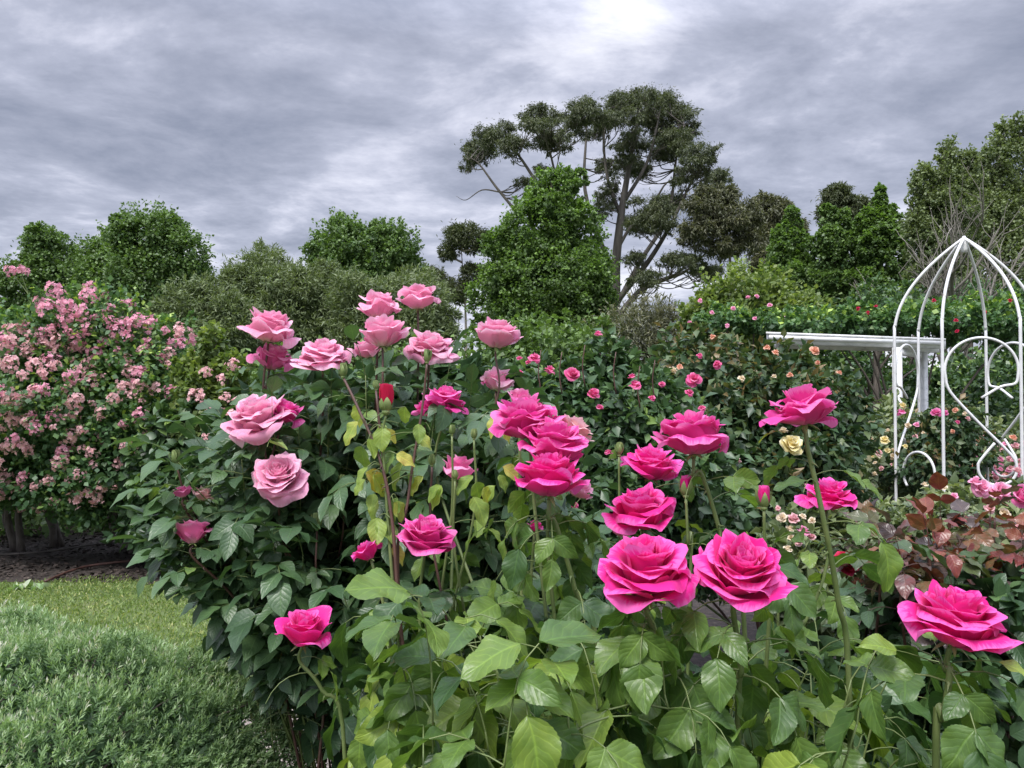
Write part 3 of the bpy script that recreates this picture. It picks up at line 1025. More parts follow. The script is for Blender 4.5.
for g in gb:
    for _ in range(6):
        f = rg.uniform(0.30, 0.52)
        gs.append((g[0] + rg.uniform(-0.85, 0.85) * g[2], g[1] + rg.uniform(-0.75, 0.80) * g[3], g[2] * f * 1.15, g[3] * f, g[4] + rg.normal(0, 0.7)))
    gs.append((g[0], g[1] - 0.1 * g[3], g[2] * 0.66, g[3] * 0.62, g[4]))
gb = [g + (g[2] * ppm(GD) * 1.1,) for g in gs]
gbase = at(606, HOR, GD)
gbase[2] = 0
gt = empty('gum_tree', gbase, 'towering gum tree with umbrella-shaped clumps of dark leaves on long bare limbs', 'gum tree', GT)
KG = dict(clumps=6, cfrac=0.40, shell=0.4, fill=0.05, stray=2.2, dome=-0.15, wisp=0.2, wlen=0.6, wup=0.1, droop=0.9, up=0.15, rnd=0.6)
crown(gt, 'crown', rg, [pxblob(*g) for g in gb], 170000, 0.125, M['leaf_gum'], T_SLIM, **KG)
lm = MB()


def limb(pts, r0, r1):
    lm.tube([at(*p) for p in pts], [r0 * 0.78, r0 * 0.5, r1 * 0.55], 8, sm=5)


J = GD
limb([(606, 400, J), (611, 340, J), (615, 300, J), (616, 262, J), (621, 216, J), (627, 178, J), (634, 140, J), (640, 110, J)], 0.40, 0.08)
limb([(606, 345, J), (609, 330, J - .3), (640, 291, J - .8), (668, 278, J - 1), (686, 271, J - 1), (709, 250, J - 1.2)], 0.24, 0.05)
limb([(614, 305, J), (630, 285, J - .5), (650, 259, J - 1), (670, 226, J - 1), (690, 185, J - 1), (705, 160, J - 1)], 0.20, 0.05)
limb([(614, 310, J), (640, 262, J + .5), (668, 215, J + 1), (676, 160, J + 1), (684, 125, J + 1)], 0.17, 0.04)
limb([(615, 275, J), (600, 240, J + .5), (585, 190, J + .7), (586, 140, J + .8), (588, 115, J + .8)], 0.17, 0.04)
limb([(612, 320, J), (585, 270, J - .5), (560, 220, J - 1), (535, 180, J - 1), (514, 150, J - 1), (494, 138, J - 1)], 0.18, 0.04)
limb([(560, 220, J - 1), (556, 180, J - 1), (549, 146, J - 1), (547, 122, J - 1)], 0.10, 0.03)
limb([(585, 270, J - .5), (530, 225, J), (500, 192, J), (480, 165, J), (471, 158, J)], 0.12, 0.03)
limb([(621, 216, J), (608, 180, J), (604, 140, J), (610, 108, J)], 0.12, 0.03)
limb([(622, 205, J), (646, 165, J), (656, 130, J), (661, 105, J)], 0.13, 0.03)
limb([(617, 250, J), (632, 225, J), (655, 200, J), (672, 180, J), (715, 182, J)], 0.11, 0.03)
limb([(500, 192, J), (482, 190, J), (466, 200, J), (456, 196, J)], 0.05, 0.01)
LP = np.vstack([c.reshape(-1, 8, 3).mean(axis=1) for c in [q[:-2] for q in lm.co]])
for g in gb:
    c = at(g[0], g[1], g[4])
    rr = g[2] * ppm(GD)
    dist = np.linalg.norm(LP - c, axis=1) + 6.0 * np.maximum(0, LP[:, 2] - c[2] + 0.8 * rr)
    s = LP[int(np.argmin(dist))]
    m1 = s * 0.5 + c * 0.5 + rg.normal(0, 0.12, 3) - (0, 0, 0.12 * np.linalg.norm(c - s))
    lm.tube([s, m1, c - (0, 0, 0.3 * rr)], [0.030, 0.014], 5, sm=5)
    for _ in range(3):
        e = c + unit(rg.normal(0, 1, 3) + (0, 0, 0.2)) * rr * 0.75
        s2 = m1 * rg.uniform(0.2, 0.9)
        s2 = m1 + (c - m1) * rg.uniform(0.0, 0.5)
        lm.tube([s2, s2 * 0.5 + e * 0.5 - (0, 0, 0.12), e], [0.016, 0.007], 4, sm=4)
lm.build('trunk', M['bark_dark'], gt)

KGB = dict(clumps=14, cfrac=0.32, shell=0.4, fill=0.12, stray=2.0, droop=0.7, up=0.2)
tree('gum_tree', 'brownish gum crown leaning out right of the towering gum', 22, 742, 33,
     [(709, 208, 26, 17, 33), (734, 222, 26, 18, 33), (700, 236, 22, 15, 33), (726, 196, 14, 9, 33), (750, 240, 16, 14, 33), (722, 250, 18, 10, 33)], 27000, 0.18, M['leaf_gum_brown'], T_SLIM, M['bark_gum'], 0.16, group=GT, crown_kw=KGB, cat='gum tree')
tree('gum_tree', 'small rounded brownish gum between the leaning gum and the conical tree', 23, 776, 38,
     [(772, 212, 18, 15, 38), (788, 228, 16, 16, 38), (764, 238, 14, 14, 38), (770, 262, 20, 20, 38)], 26000, 0.22, M['leaf_gum_brown'], T_SLIM, M['bark_gum'], 0.14, group=GT, crown_kw=KGB, cat='gum tree')
tree('gum_tree', 'dark far gum with a ragged top above the columnar trees', 24, 850, 42,
     [(836, 196, 14, 12, 42), (848, 208, 18, 14, 42), (866, 212, 14, 12, 42), (828, 214, 12, 10, 42)], 20000, 0.22, M['leaf_gum'], T_SLIM, M['bark_gum'], 0.14, group=GT, crown_kw=KGB, cat='gum tree')

KC = dict(clumps=24, cfrac=0.16, shell=0.70, fill=0.10, wisp=0.35, wlen=0.45, wup=0.9, droop=0.4, up=0.6, young=0.7)
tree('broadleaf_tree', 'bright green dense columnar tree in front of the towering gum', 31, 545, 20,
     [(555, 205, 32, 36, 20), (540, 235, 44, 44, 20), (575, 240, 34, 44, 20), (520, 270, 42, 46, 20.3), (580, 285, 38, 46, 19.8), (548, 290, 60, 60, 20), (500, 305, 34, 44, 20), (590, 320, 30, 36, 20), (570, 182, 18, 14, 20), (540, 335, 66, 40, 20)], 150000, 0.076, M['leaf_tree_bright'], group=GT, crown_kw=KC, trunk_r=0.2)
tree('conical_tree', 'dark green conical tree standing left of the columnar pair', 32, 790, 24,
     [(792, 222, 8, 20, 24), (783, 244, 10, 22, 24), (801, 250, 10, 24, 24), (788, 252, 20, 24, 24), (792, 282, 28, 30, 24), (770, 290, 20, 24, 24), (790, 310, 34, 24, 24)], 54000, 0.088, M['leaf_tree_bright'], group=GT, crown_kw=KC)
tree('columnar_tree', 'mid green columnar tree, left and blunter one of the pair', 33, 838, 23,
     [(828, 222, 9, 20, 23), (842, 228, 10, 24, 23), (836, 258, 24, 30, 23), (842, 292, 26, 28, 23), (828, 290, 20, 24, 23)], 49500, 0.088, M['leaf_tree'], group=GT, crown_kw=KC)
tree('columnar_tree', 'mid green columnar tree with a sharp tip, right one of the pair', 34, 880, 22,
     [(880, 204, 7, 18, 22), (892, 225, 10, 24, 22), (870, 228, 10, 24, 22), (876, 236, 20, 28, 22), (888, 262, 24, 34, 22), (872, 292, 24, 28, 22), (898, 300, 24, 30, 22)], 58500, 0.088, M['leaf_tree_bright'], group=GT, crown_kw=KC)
KS = dict(clumps=16, cfrac=0.30, shell=0.5, fill=0.25, droop=0.1, young=0.3, wisp=0.5, wlen=0.9, wup=1.3)
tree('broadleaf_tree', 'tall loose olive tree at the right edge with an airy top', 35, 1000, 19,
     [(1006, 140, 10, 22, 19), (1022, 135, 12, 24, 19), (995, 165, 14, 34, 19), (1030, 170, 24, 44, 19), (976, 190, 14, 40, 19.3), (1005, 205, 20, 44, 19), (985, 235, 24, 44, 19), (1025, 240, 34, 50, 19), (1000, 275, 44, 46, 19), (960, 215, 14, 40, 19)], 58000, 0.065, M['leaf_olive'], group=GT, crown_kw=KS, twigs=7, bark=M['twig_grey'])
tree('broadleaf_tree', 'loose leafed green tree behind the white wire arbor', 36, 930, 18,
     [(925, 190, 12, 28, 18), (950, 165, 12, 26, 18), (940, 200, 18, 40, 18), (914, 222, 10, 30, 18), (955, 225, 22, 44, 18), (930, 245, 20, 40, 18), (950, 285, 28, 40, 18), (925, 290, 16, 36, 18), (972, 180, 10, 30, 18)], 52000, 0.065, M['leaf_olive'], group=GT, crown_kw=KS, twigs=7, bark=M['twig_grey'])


def bare_tree():
    rng = np.random.default_rng(77)
    b = at(965, HOR, 15)
    b[2] = 0
    t = empty('bare_tree', b, 'almost leafless grey tree of fine upright twigs behind the arbor top', 'tree', GT)
    m = MB()

    def grow(p, d, L, r, lv):
        n = 4
        pts = [p]
        for i in range(n):
            d = unit(d + rng.normal(0, 0.13, 3) + (0, 0, 0.08))
            pts.append(pts[-1] + d * L / n)
        m.tube(pts, [r, r * 0.55], 5 if lv else 7, sm=1, cap=False)
        if lv < 4:
            for k in range((5, 4, 4, 3)[lv]):
                i = rng.integers(1, n + 1)
                dd = unit(d + rng.normal(0, 0.42, 3) + (0, 0, 0.12))
                grow(pts[i], dd, L * rng.uniform(0.55, 0.78), r * 0.5, lv + 1)
    grow(b, np.array((0, 0, 1.0)), 2.6, 0.11, 0)
    m.build('trunk', M['twig_grey'], t)


bare_tree()

# low shrubs along the far side
KL = dict(clumps=60, cfrac=0.22, shell=0.6, fill=0.4, droop=0.2, young=0.5)


def shrub(name, label, seed, blobs, n, leaf, mat, templates=T_QUAD, cat='shrub', group=None, kw=None, stems=7, stem_mat=None):
    rng = np.random.default_rng(seed)
    b = [pxblob(*x) for x in blobs]
    c = np.mean([x[:2] for x in b], axis=0)
    t = empty(name, (c[0], c[1], 0), label, cat, group)
    crown(t, 'foliage', rng, b, n, leaf, mat, templates, **(kw or KL))
    m = MB()
    for i in range(stems):
        x = b[i % len(b)]
        e = np.array(x[:3]) + unit(rng.normal(0, 1, 3)) * np.array(x[3:]) * 0.6
        e[2] = max(e[2], 0.3)
        s = np.array((c[0] + rng.normal(0, 0.12 * x[3]), c[1] + rng.normal(0, 0.1 * x[3]), 0.0))
        m.tube([s, s * 0.5 + e * 0.5 + (0, 0, 0.12 * e[2]), e], [0.028, 0.008], 5, sm=4)
    m.build('stems', stem_mat or M['bark'], t)
    return t


GH = 'shrubs along the back of the garden'
shrub('lime_maple', 'lime green spreading maple above the left end of the white pergola', 41, [(745, 300, 46, 26, 14), (712, 318, 34, 22, 14), (785, 318, 38, 20, 14), (760, 330, 70, 26, 14), (742, 350, 60, 40, 14.4)], 36000, 0.085, M['leaf_lime'], cat='maple')
shrub('grey_shrub', 'sparse brownish olive shrub at the foot of the towering gum', 42, [(650, 322, 28, 26, 15), (630, 350, 40, 40, 15), (675, 345, 34, 34, 15)], 16000, 0.10, M['leaf_gum_brown'], T_WIL, group=GH)
shrub('dark_shrub', 'dark evergreen shrub below the bright green columnar tree', 43, [(520, 365, 60, 40, 15), (590, 370, 50, 46, 15), (555, 390, 80, 50, 15)], 18000, 0.11, M['leaf_tree'], group=GH)
shrub('dark_shrub', 'dark evergreen shrub seen under the pergola beam', 44, [(800, 385, 50, 36, 13.5), (850, 385, 46, 40, 14), (820, 420, 80, 40, 13.5)], 22000, 0.10, M['leaf_small'], group=GH)
shrub('dark_shrub', 'dark glossy shrub framed by the large loops of the arbor', 45, [(975, 395, 50, 40, 12.5), (1030, 390, 50, 44, 12.5), (1000, 425, 80, 40, 12), (920, 400, 34, 36, 13)], 26000, 0.085, M['leaf_small'], group=GH)
shrub('dark_shrub', 'dark shrub behind the right part of the climbing rose', 46, [(215, 420, 60, 60, 14), (300, 420, 80, 60, 14), (400, 420, 80, 60, 14)], 20000, 0.12, M['leaf_tree'], group=GH)
shrub('dark_shrub', 'dark shrub closing the gap behind the left of the climbing rose', 47, [(20, 440, 80, 80, 10), (-90, 440, 80, 80, 10), (120, 450, 80, 80, 10), (200, 470, 60, 70, 10), (60, 515, 130, 40, 9.6)], 30000, 0.09, M['leaf_tree'], group=GH)
shrub('dark_shrub', 'dark shrub far right beyond the loose olive tree', 48, [(1090, 370, 70, 80, 14), (1180, 380, 80, 80, 14)], 12000, 0.12, M['leaf_tree'], group=GH)


def trunks():
    """slim bare trunks seen in the shade under the pergola"""
    rng = np.random.default_rng(9)
    for i, (px, d, top, r) in enumerate(((866, 12.0, 345, 0.06), (905, 13.5, 340, 0.06), (1000, 15.5, 335, 0.08), (962, 16.5, 330, 0.07))):
        b = at(px, HOR, d)
        b[2] = 0
        e = at(px + rng.uniform(-12, 12), top - 40, d)
        lab = ('thick shaded trunk under the pergola beside the beam end', 'thin leaning trunk seen through the narrow arbor loop', 'pale slender trunk seen through the large arbor loop', 'slender trunk behind the middle of the arbor')[i]
        t = empty('shaded_tree', b, lab, 'tree', 'shaded trunks behind the pergola')
        m = MB()
        m.tube([b, b * .5 + e * .5 + rng.normal(0, 0.08, 3), e], [r, r * 0.6], 8, sm=5)
        for k in range(5):
            s = b + (e - b) * rng.uniform(0.45, 0.95)
            q = s + np.array((rng.normal(0, 0.5), rng.normal(0, 0.4), rng.uniform(0.4, 1.0)))
            m.tube([s, s * .5 + q * .5 + (0, 0, .1), q], [r * 0.4, r * 0.12], 5, sm=3)
        m.build('trunk', M['bark'], t)
        crown(t, 'crown', rng, [(e[0], e[1], e[2] - 0.1, 0.5, 0.5, 0.35)], 1100, 0.08, M['leaf_small'], T_QUAD, **KL)


trunks()


# ------------------------------------------------------------------ small blooms and roses in the distance
SMALL = {}


def small_rose(col, v):
    key = (col, v)
    if key not in SMALL:
        SMALL[key] = rose_mesh('bloom', M[col], 900 + v * 7 + sum(map(ord, col)), (14, 18, 12)[v % 3], (0.35, 0.6, 0.85)[v % 3], 6, 6, 0.06)[0]
    return SMALL[key]


def bloom_small(parent, px, py, w, d, col, rng, label=None, name='bloom'):
    me = small_rose(col, int(rng.integers(0, 3)))
    ax = (rng.normal(0, 0.35), rng.normal(-0.45, 0.35), 0.9) if w < 15 else (0.1, -0.9, 0.6)
    o = put(name, me, parent, at(px, py, d), ax, w * ppm(d), rng.uniform(0, 6))
    if label:
        o['label'] = label
    return o


# ------------------------------------------------------------------ white timber pergola
def pergola():
    d0, d1 = 8.4, 9.3
    a, b = at(768, 336, d0), at(944, 339.5, d1)
    t = empty('pergola', (at(905, HOR, 9.0)[0], 9.0, 0), 'white painted timber pergola with long horizontal beam', 'pergola')
    dirv = unit(b - a)
    L = np.linalg.norm((b - a)[:2])
    ang = math.atan2(dirv[1], dirv[0])
    back = unit(np.array((a[0] + b[0], a[1] + b[1], 0.0)))
    mid = (a + b) / 2
    zt = mid[2]
    for off in (0.0, 0.8):
        m = MB()
        m.box((mid + back * off) * (1, 1, 0) + (0, 0, zt - 0.05), (L, 0.045, 0.10), ang)
        m.build('beam', M['white_wood'], t, smooth=False)
    m = MB()
    m.box(mid * (1, 1, 0) + back * (-0.045) + (0, 0, zt - 0.032), (L * 0.985, 0.034, 0.045), ang)
    m.build('fascia_board', M['white_wood'], t, smooth=False)
    m = MB()
    q = [a - dirv * 0.02, b + dirv * 0.02, b + dirv * 0.02 + back * 0.85, a - dirv * 0.02 + back * 0.85]
    co = np.array([(v[0], v[1], z) for z in (zt + 0.002, zt + 0.026) for v in q]) - back * 0.05 * (1, 1, 0)
    m.add(co, [[(0, 3, 2, 1), (4, 5, 6, 7), (0, 1, 5, 4), (1, 2, 6, 5), (2, 3, 7, 6), (3, 0, 4, 7)]])
    m.build('top_board', M['white_wood'], t, smooth=False)
    for px, dd in ((897, 8.95), (923, 9.85)):
        p = at(px, 345, dd)
        m = MB()
        m.box((p[0], p[1], (zt - 0.10) / 2 - 0.001), (0.075, 0.075, zt - 0.102), ang)
        m.build('post', M['white_wood'], t, smooth=False)
    for px, dd in ((775, 9.5),):
        pass
    m = MB()
    m.box(((at(897, 345, 8.95)[0] + at(923, 345, 9.85)[0]) / 2, 9.4, zt - 0.150), (0.045, 0.9, 0.07), math.atan2(0.9, at(923, 345, 9.85)[0] - at(897, 345, 8.95)[0]) - math.pi / 2)
    m.build('cross_beam', M['white_wood'], t, smooth=False)


pergola()
# climber on top of the pergola
cl = shrub('climbing_rose', 'green climbing rose with dark red blooms growing over the pergola', 51, [(815, 325, 36, 12, 10.6), (860, 324, 34, 14, 10.6), (905, 322, 34, 15, 10.6), (955, 320, 34, 18, 10.6), (1005, 322, 34, 22, 10.6)], 11000, 0.075, M['leaf_climb'], cat='rose')
_r = np.random.default_rng(5)
for px, py in ((858, 308), (868, 312), (876, 306), (956, 320), (957, 331), (934, 300), (1010, 300), (985, 312)):
    bloom_small(cl, px, py, 4.2, 9.9, 'crimson', _r)
_pk = shrub('climbing_rose', 'pale pink flowered climber tangled into the lime maple', 52, [(722, 322, 26, 14, 12.4), (770, 322, 26, 12, 12.4)], 5000, 0.07, M['leaf_climb'], cat='rose')
for px, py in ((700, 300), (712, 312), (733, 308), (748, 297), (755, 318), (770, 305), (783, 316), (727, 325), (796, 322), (690, 322), (757, 296)):
    bloom_small(_pk, px, py, 5, 11.6, 'light', _r)


# ------------------------------------------------------------------ white wire arbor
def arbor():
    D, RAD = 4.75, 0.395
    c = at(966, HOR, D)
    cx, cy = c[0], c[1]
    apex_z = at(966, 238, D)[2]
    sh_z = at(966, 335, D)[2]
    t = empty('wire_arbor', (cx, cy, 0), 'white wire arbor of six arched posts joined to a pointed dome', 'arbor')
    ang = [R(a) - math.atan2(966 - 512, FPX) for a in (-167, -107, -47, 13, 73, 133)]
    P = [np.array((cx + RAD * math.cos(a), cy + RAD * math.sin(a), 0)) for a in ang]
    tr = 0.0090
    for p in P:
        pts = [p + (0, 0, 0.0), p + (0, 0, 0.9), p + (0, 0, sh_z - 0.02)]
        ctr = np.array((cx, cy, 0))
        for s in np.linspace(0.08, 1, 12):
            e = 1 - s ** 1.9
            pts.append(ctr + (p - ctr) * max(e, 0.0) + (0, 0, sh_z + (apex_z - sh_z) * (s ** 0.92)))
        m = MB()
        m.tube(pts, tr, 8, sm=4)
        m.build('post', M['white_metal'], t)
    m = MB()
    m.tube([(cx, cy, apex_z - 0.09), (cx, cy, apex_z - 0.03), (cx, cy, apex_z + 0.012)], [0.018, 0.022, 0.008], 10, sm=3)
    m.build('finial', M['white_metal'], t)

    def zpx(py):
        return at(966, py, D - 0.33)[2]

    def panel(a, b, mirror=False):
        """scroll of one bent tube: hooked big loop, long diagonal, teardrop loop"""
        w = np.linalg.norm(b - a)
        k = ppm(D)                                      # metres per photo pixel here
        pts = []
        cxx, czz, rr = 0.50, zpx(370), 0.47 * w
        pts.append((0.50 * w, zpx(398)))
        pts.append((0.74 * w, zpx(387)))
        for th in np.linspace(-25, 190, 15):
            pts.append((cxx * w + rr * math.cos(R(th)), czz + rr * math.sin(R(th))))
        pts.append((0.10 * w, zpx(392)))
        pts.append((0.45 * w, zpx(422)))
        pts.append((0.86 * w, zpx(454)))
        bx, bz, br = 0.69 * w, zpx(468), 0.245 * w
        for th in np.linspace(5, -200, 13):
            pts.append((bx + br * math.cos(R(th)), bz + br * math.sin(R(th))))
        pts.append((0.56 * w, zpx(452)))
        pts.append((0.66 * w, zpx(443)))
        e = unit((b - a))
        q = [a * (1, 1, 0) + e * (x if not mirror else w - x) + (0, 0, z) for x, z in pts]
        m = MB()
        m.tube(q, tr * 0.86, 8, sm=4)
        m.build('scroll', M['white_metal'], t)
    panel(P[1], P[2])
    panel(P[3], P[4])
    panel(P[5], P[0])

    def arc(a, b):
        w = np.linalg.norm(b - a)
        e = unit(b - a)
        q = []
        for th in np.linspace(-40, 220, 15):
            q.append(a + e * (0.5 * w + 0.33 * w * math.cos(R(th))) + (0, 0, zpx(478) + 0.33 * w * math.sin(R(th))))
        m = MB()
        m.tube(q, tr * 0.86, 8, sm=4)
        m.build('scroll', M['white_metal'], t)
    arc(P[0], P[1])
    arc(P[2], P[3])
    for z in (zpx(345), 0.30):
        pass


arbor()


# ------------------------------------------------------------------ big climbing rose at left
def floret_mesh(rng, b, c, axis, size):
    """small cupped flower of five to ten petals added to an MB"""
    axis = unit(axis)
    X = unit(np.cross(axis, (0.3, 0.9, 0.2)))
    Y = np.cross(axis, X)
    t = float(np.clip(rng.normal(0.5, 0.25), 0, 1))
    n = 5 if rng.uniform() < 0.3 else 9
    a0 = rng.uniform(0, 6)
    for i in range(n):
        a = a0 + i * 2 * math.pi / 5 * (1 if i < 5 else 1.07) + (0.6 if i >= 5 else 0)
        s = size * (1.0 if i < 5 else 0.6)
        e = math.cos(a) * X + math.sin(a) * Y
        f = -math.sin(a) * X + math.cos(a) * Y
        lift = 0.18 if i < 5 else 0.4
        P = [c, c + e * s * 0.28 - f * s * 0.19 + axis * s * lift * .5, c + e * s * 0.5 - f * s * 0.15 + axis * s * lift * .75,
             c + e * s * 0.52 + f * s * 0.15 + axis * s * lift * .8, c + e * s * 0.28 + f * s * 0.19 + axis * s * lift * .5]
        uv = np.array([(.5, 0), (.2, .5), (.2, .95), (.8, .95), (.8, .5)])
        b.add(np.array(P), [[(0, 1, 2, 3, 4)]], uv, t)


def cluster_mesh(seed, mat, n=13, spread=0.075):
    rng = np.random.default_rng(seed)
    b = MB()
    for i in range(n):
        d = unit(rng.normal(0, 1, 3) + (0, 0, 0.7))
        c = d * spread * rng.uniform(0.45, 1.0)
        e = unit(np.cross(c, (0.3, 0.2, 0.9))) * 0.0012
        b.add(np.array([e * 0, e * 0 + (0.001, 0, 0), c + e, c - e]), [[(0, 1, 2, 3)]], np.full((4, 2), 0.5), 0.5)
        floret_mesh(rng, b, c, d + rng.normal(0, 0.3, 3), 0.047 * rng.uniform(0.75, 1.1))
    return mesh_np('flower_cluster', np.vstack(b.co), [np.vstack(v) for v in b.f.values()], mat, True, np.vstack(b.uv), np.concatenate(b.ti))


def climber():
    rng = np.random.default_rng(101)
    D = 7.4
    base = at(150, HOR, D + 0.2)
    base[2] = 0
    t = empty('climbing_rose', base, 'huge sprawling rose shrub covered in clusters of small pink flowers', 'rose')
    blobs = [(88, 335, 54, 40, D), (35, 360, 60, 46, D), (140, 350, 50, 40, D), (60, 420, 85, 70, D - .2), (150, 420, 60, 70, D - .2), (20, 460, 70, 50, D - .1), (105, 470, 70, 50, D - .2), (180, 400, 26, 40, D - .1), (180, 480, 50, 62, D + .1), (-50, 400, 60, 90, D)]
    B = [pxblob(*x) + () for x in blobs]
    B = [(x[0], x[1], x[2], x[3], min(x[3], 0.75), x[5]) for x in B]
    crown(t, 'foliage', rng, B, 68000, 0.052, M['leaf_climb'], T_QUAD, clumps=60, cfrac=0.2, shell=0.7, fill=0.3, droop=0.2, young=0.5, zmin=0.25, wisp=0.3, wlen=0.6, wup=0.6)
    m = MB()
    for px, d in ((135, 7.6), (150, 7.5), (143, 7.8), (60, 7.9), (20, 7.7), (110, 8.0)):
        s = at(px, HOR, d)
        s[2] = 0
        for k in range(3):
            e = np.array(B[int(rng.integers(0, len(B)))][:3])
            m.tube([s + rng.normal(0, .03, 3) * (1, 1, 0), s + (rng.normal(0, .12), 0, 0.5), s * .4 + e * .6 + (0, 0, 0.1), e], [0.04, 0.022, 0.008], 7, sm=5)
    m.build('trunk', M['bark'], t)
    pinks = [cluster_mesh(200 + i, M['climb_pink'], 24, 0.088) for i in range(5)]
    blush = [cluster_mesh(300 + i, M['climb_blush'], 20, 0.080) for i in range(4)]
    pts = []
    # hand-placed sprays along the top, then spread over the sunny face
    for px, py in ((22, 272), (14, 270), (62, 298), (50, 303), (45, 312), (83, 290), (92, 287), (90, 300), (55, 290), (66, 306), (105, 296), (112, 310), (122, 306), (98, 318), (130, 318), (140, 326), (150, 322), (163, 332), (72, 322), (84, 314), (110, 325), (118, 332), (132, 338), (146, 344), (168, 342), (182, 344), (190, 352), (186, 362), (158, 356), (120, 348), (124, 360), (100, 342), (70, 336), (92, 332), (15, 330), (28, 326), (5, 340), (50, 330), (38, 345)):
        pts.append((px, py, 1))
    for i in range(20000):
        if len(pts) >= 200:
            break
        px, py = rng.uniform(-60, 200), rng.uniform(330, 520)
        dens = np.interp(py, (330, 400, 460, 500, 520), (1.0, 0.62, 0.36, 0.2, 0.05)) * (1 if px < 130 else (0.7 if py < 420 else 0.18))
        if rng.uniform() > dens:
            continue
        if min((px - q[0]) ** 2 + (py - q[1]) ** 2 for q in pts) < 80:
            continue
        pts.append((px, py, 0))
    rest = MB()
    for i, (px, py, top) in enumerate(pts):
        # front surface of the crown along this line of sight
        best = None
        for d in np.linspace(D - 1.3, D + 0.4, 36):
            p = at(px, py, d)
            if any((((p - np.array(b[:3])) / np.array(b[3:])) ** 2).sum() < 1.02 for b in B):
                best = d
                break
        d = (best if best is not None else D) - 0.03
        p = at(px, py, d) + rng.normal(0, 0.02, 3)
        if top and (i % 3 == 0 or best is None):
            lo = min(B, key=lambda q: np.linalg.norm(np.array(q[:3]) - p))
            s0 = np.array(lo[:3]) + rng.normal(0, 0.08, 3)
            m = MB()
            m.tube([s0, s0 * .5 + p * .5 + (0.02, 0, 0.07), p - (0, 0, 0.02)], [0.007, 0.003], 5, sm=5)
            m.build('cane', M['cane_green'], t)
        ax = (rng.normal(0, .3), -0.75 + rng.normal(0, .2), 0.75 if py < 400 else 0.35)
        bl = rng.uniform() < np.interp(py, (300, 380, 450), (0.03, 0.30, 0.6))
        me = (blush if bl else pinks)[int(rng.integers(0, 4))]
        sz = rng.uniform(0.45, 1.15) * (1.05 if py < 360 else 0.95)
        if i < 99:
            put('flower_cluster', me, t, p, ax, sz, rng.uniform(0, 6))
        else:
            mt = axis_matrix(p, ax, sz, rng.uniform(0, 6))
            co = np.empty(len(me.vertices) * 3)
            me.vertices.foreach_get('co', co)
            co = np.hstack([co.reshape(-1, 3), np.ones((len(co) // 3, 1))]) @ np.array(mt).T
            lp = np.empty(len(me.loops), dtype=np.int64)
            me.loops.foreach_get('vertex_index', lp)
            n = len(co)
            uvv = np.zeros((n, 2))
            uvl = np.empty(len(lp) * 2)
            me.uv_layers[0].data.foreach_get('uv', uvl)
            uvv[lp] = uvl.reshape(-1, 2)
            ta = np.empty(n)
            me.attributes['tint'].data.foreach_get('value', ta)
            ls = np.empty(len(me.polygons), dtype=np.int64)
            lt = np.empty(len(me.polygons), dtype=np.int64)
            me.polygons.foreach_get('loop_start', ls)
            me.polygons.foreach_get('loop_total', lt)
            rest.add(co[:, :3], [lp[ls[lt == q][:, None] + np.arange(q)] for q in (4, 5)], uvv, ta)
    o = rest.build('flower_spray', M['climb_blush'], t)
    o['kind'] = 'stuff'
    # lime shoots
    lm_ = shrub('climbing_rose', 'fresh lime green shoots with faded pink clusters right of the big flowering shrub', 102,
                [(213, 345, 13, 24, 6.6), (205, 385, 26, 26, 6.6), (232, 372, 16, 18, 6.5), (225, 405, 28, 26, 6.6), (205, 425, 30, 30, 6.7), (190, 372, 16, 16, 6.6)], 9000, 0.052, M['leaf_lime'], cat='rose')
    for px, py in ((222, 380), (232, 364), (214, 412), (226, 398), (240, 405), (205, 372), (228, 418), (196, 396), (246, 440), (208, 440)):
        put('flower_cluster', blush[int(rng.integers(0, 4))], lm_, at(px, py, 6.2), (0, -0.7, 0.6), rng.uniform(0.6, 1.0), rng.uniform(0, 6))
    # dark leafy plant growing at the foot of the shrub
    sh = shrub('leafy_shrub', 'dark broad-leaved shrub in the shade right of the flowering climber', 103,
               [(190, 450, 42, 40, 6.7), (165, 480, 40, 40, 6.8), (205, 490, 44, 40, 6.7), (150, 450, 30, 30, 6.9), (175, 520, 50, 36, 6.9)], 9000, 0.085, M['leaf_small'], T_MID, group=GH)


climber()


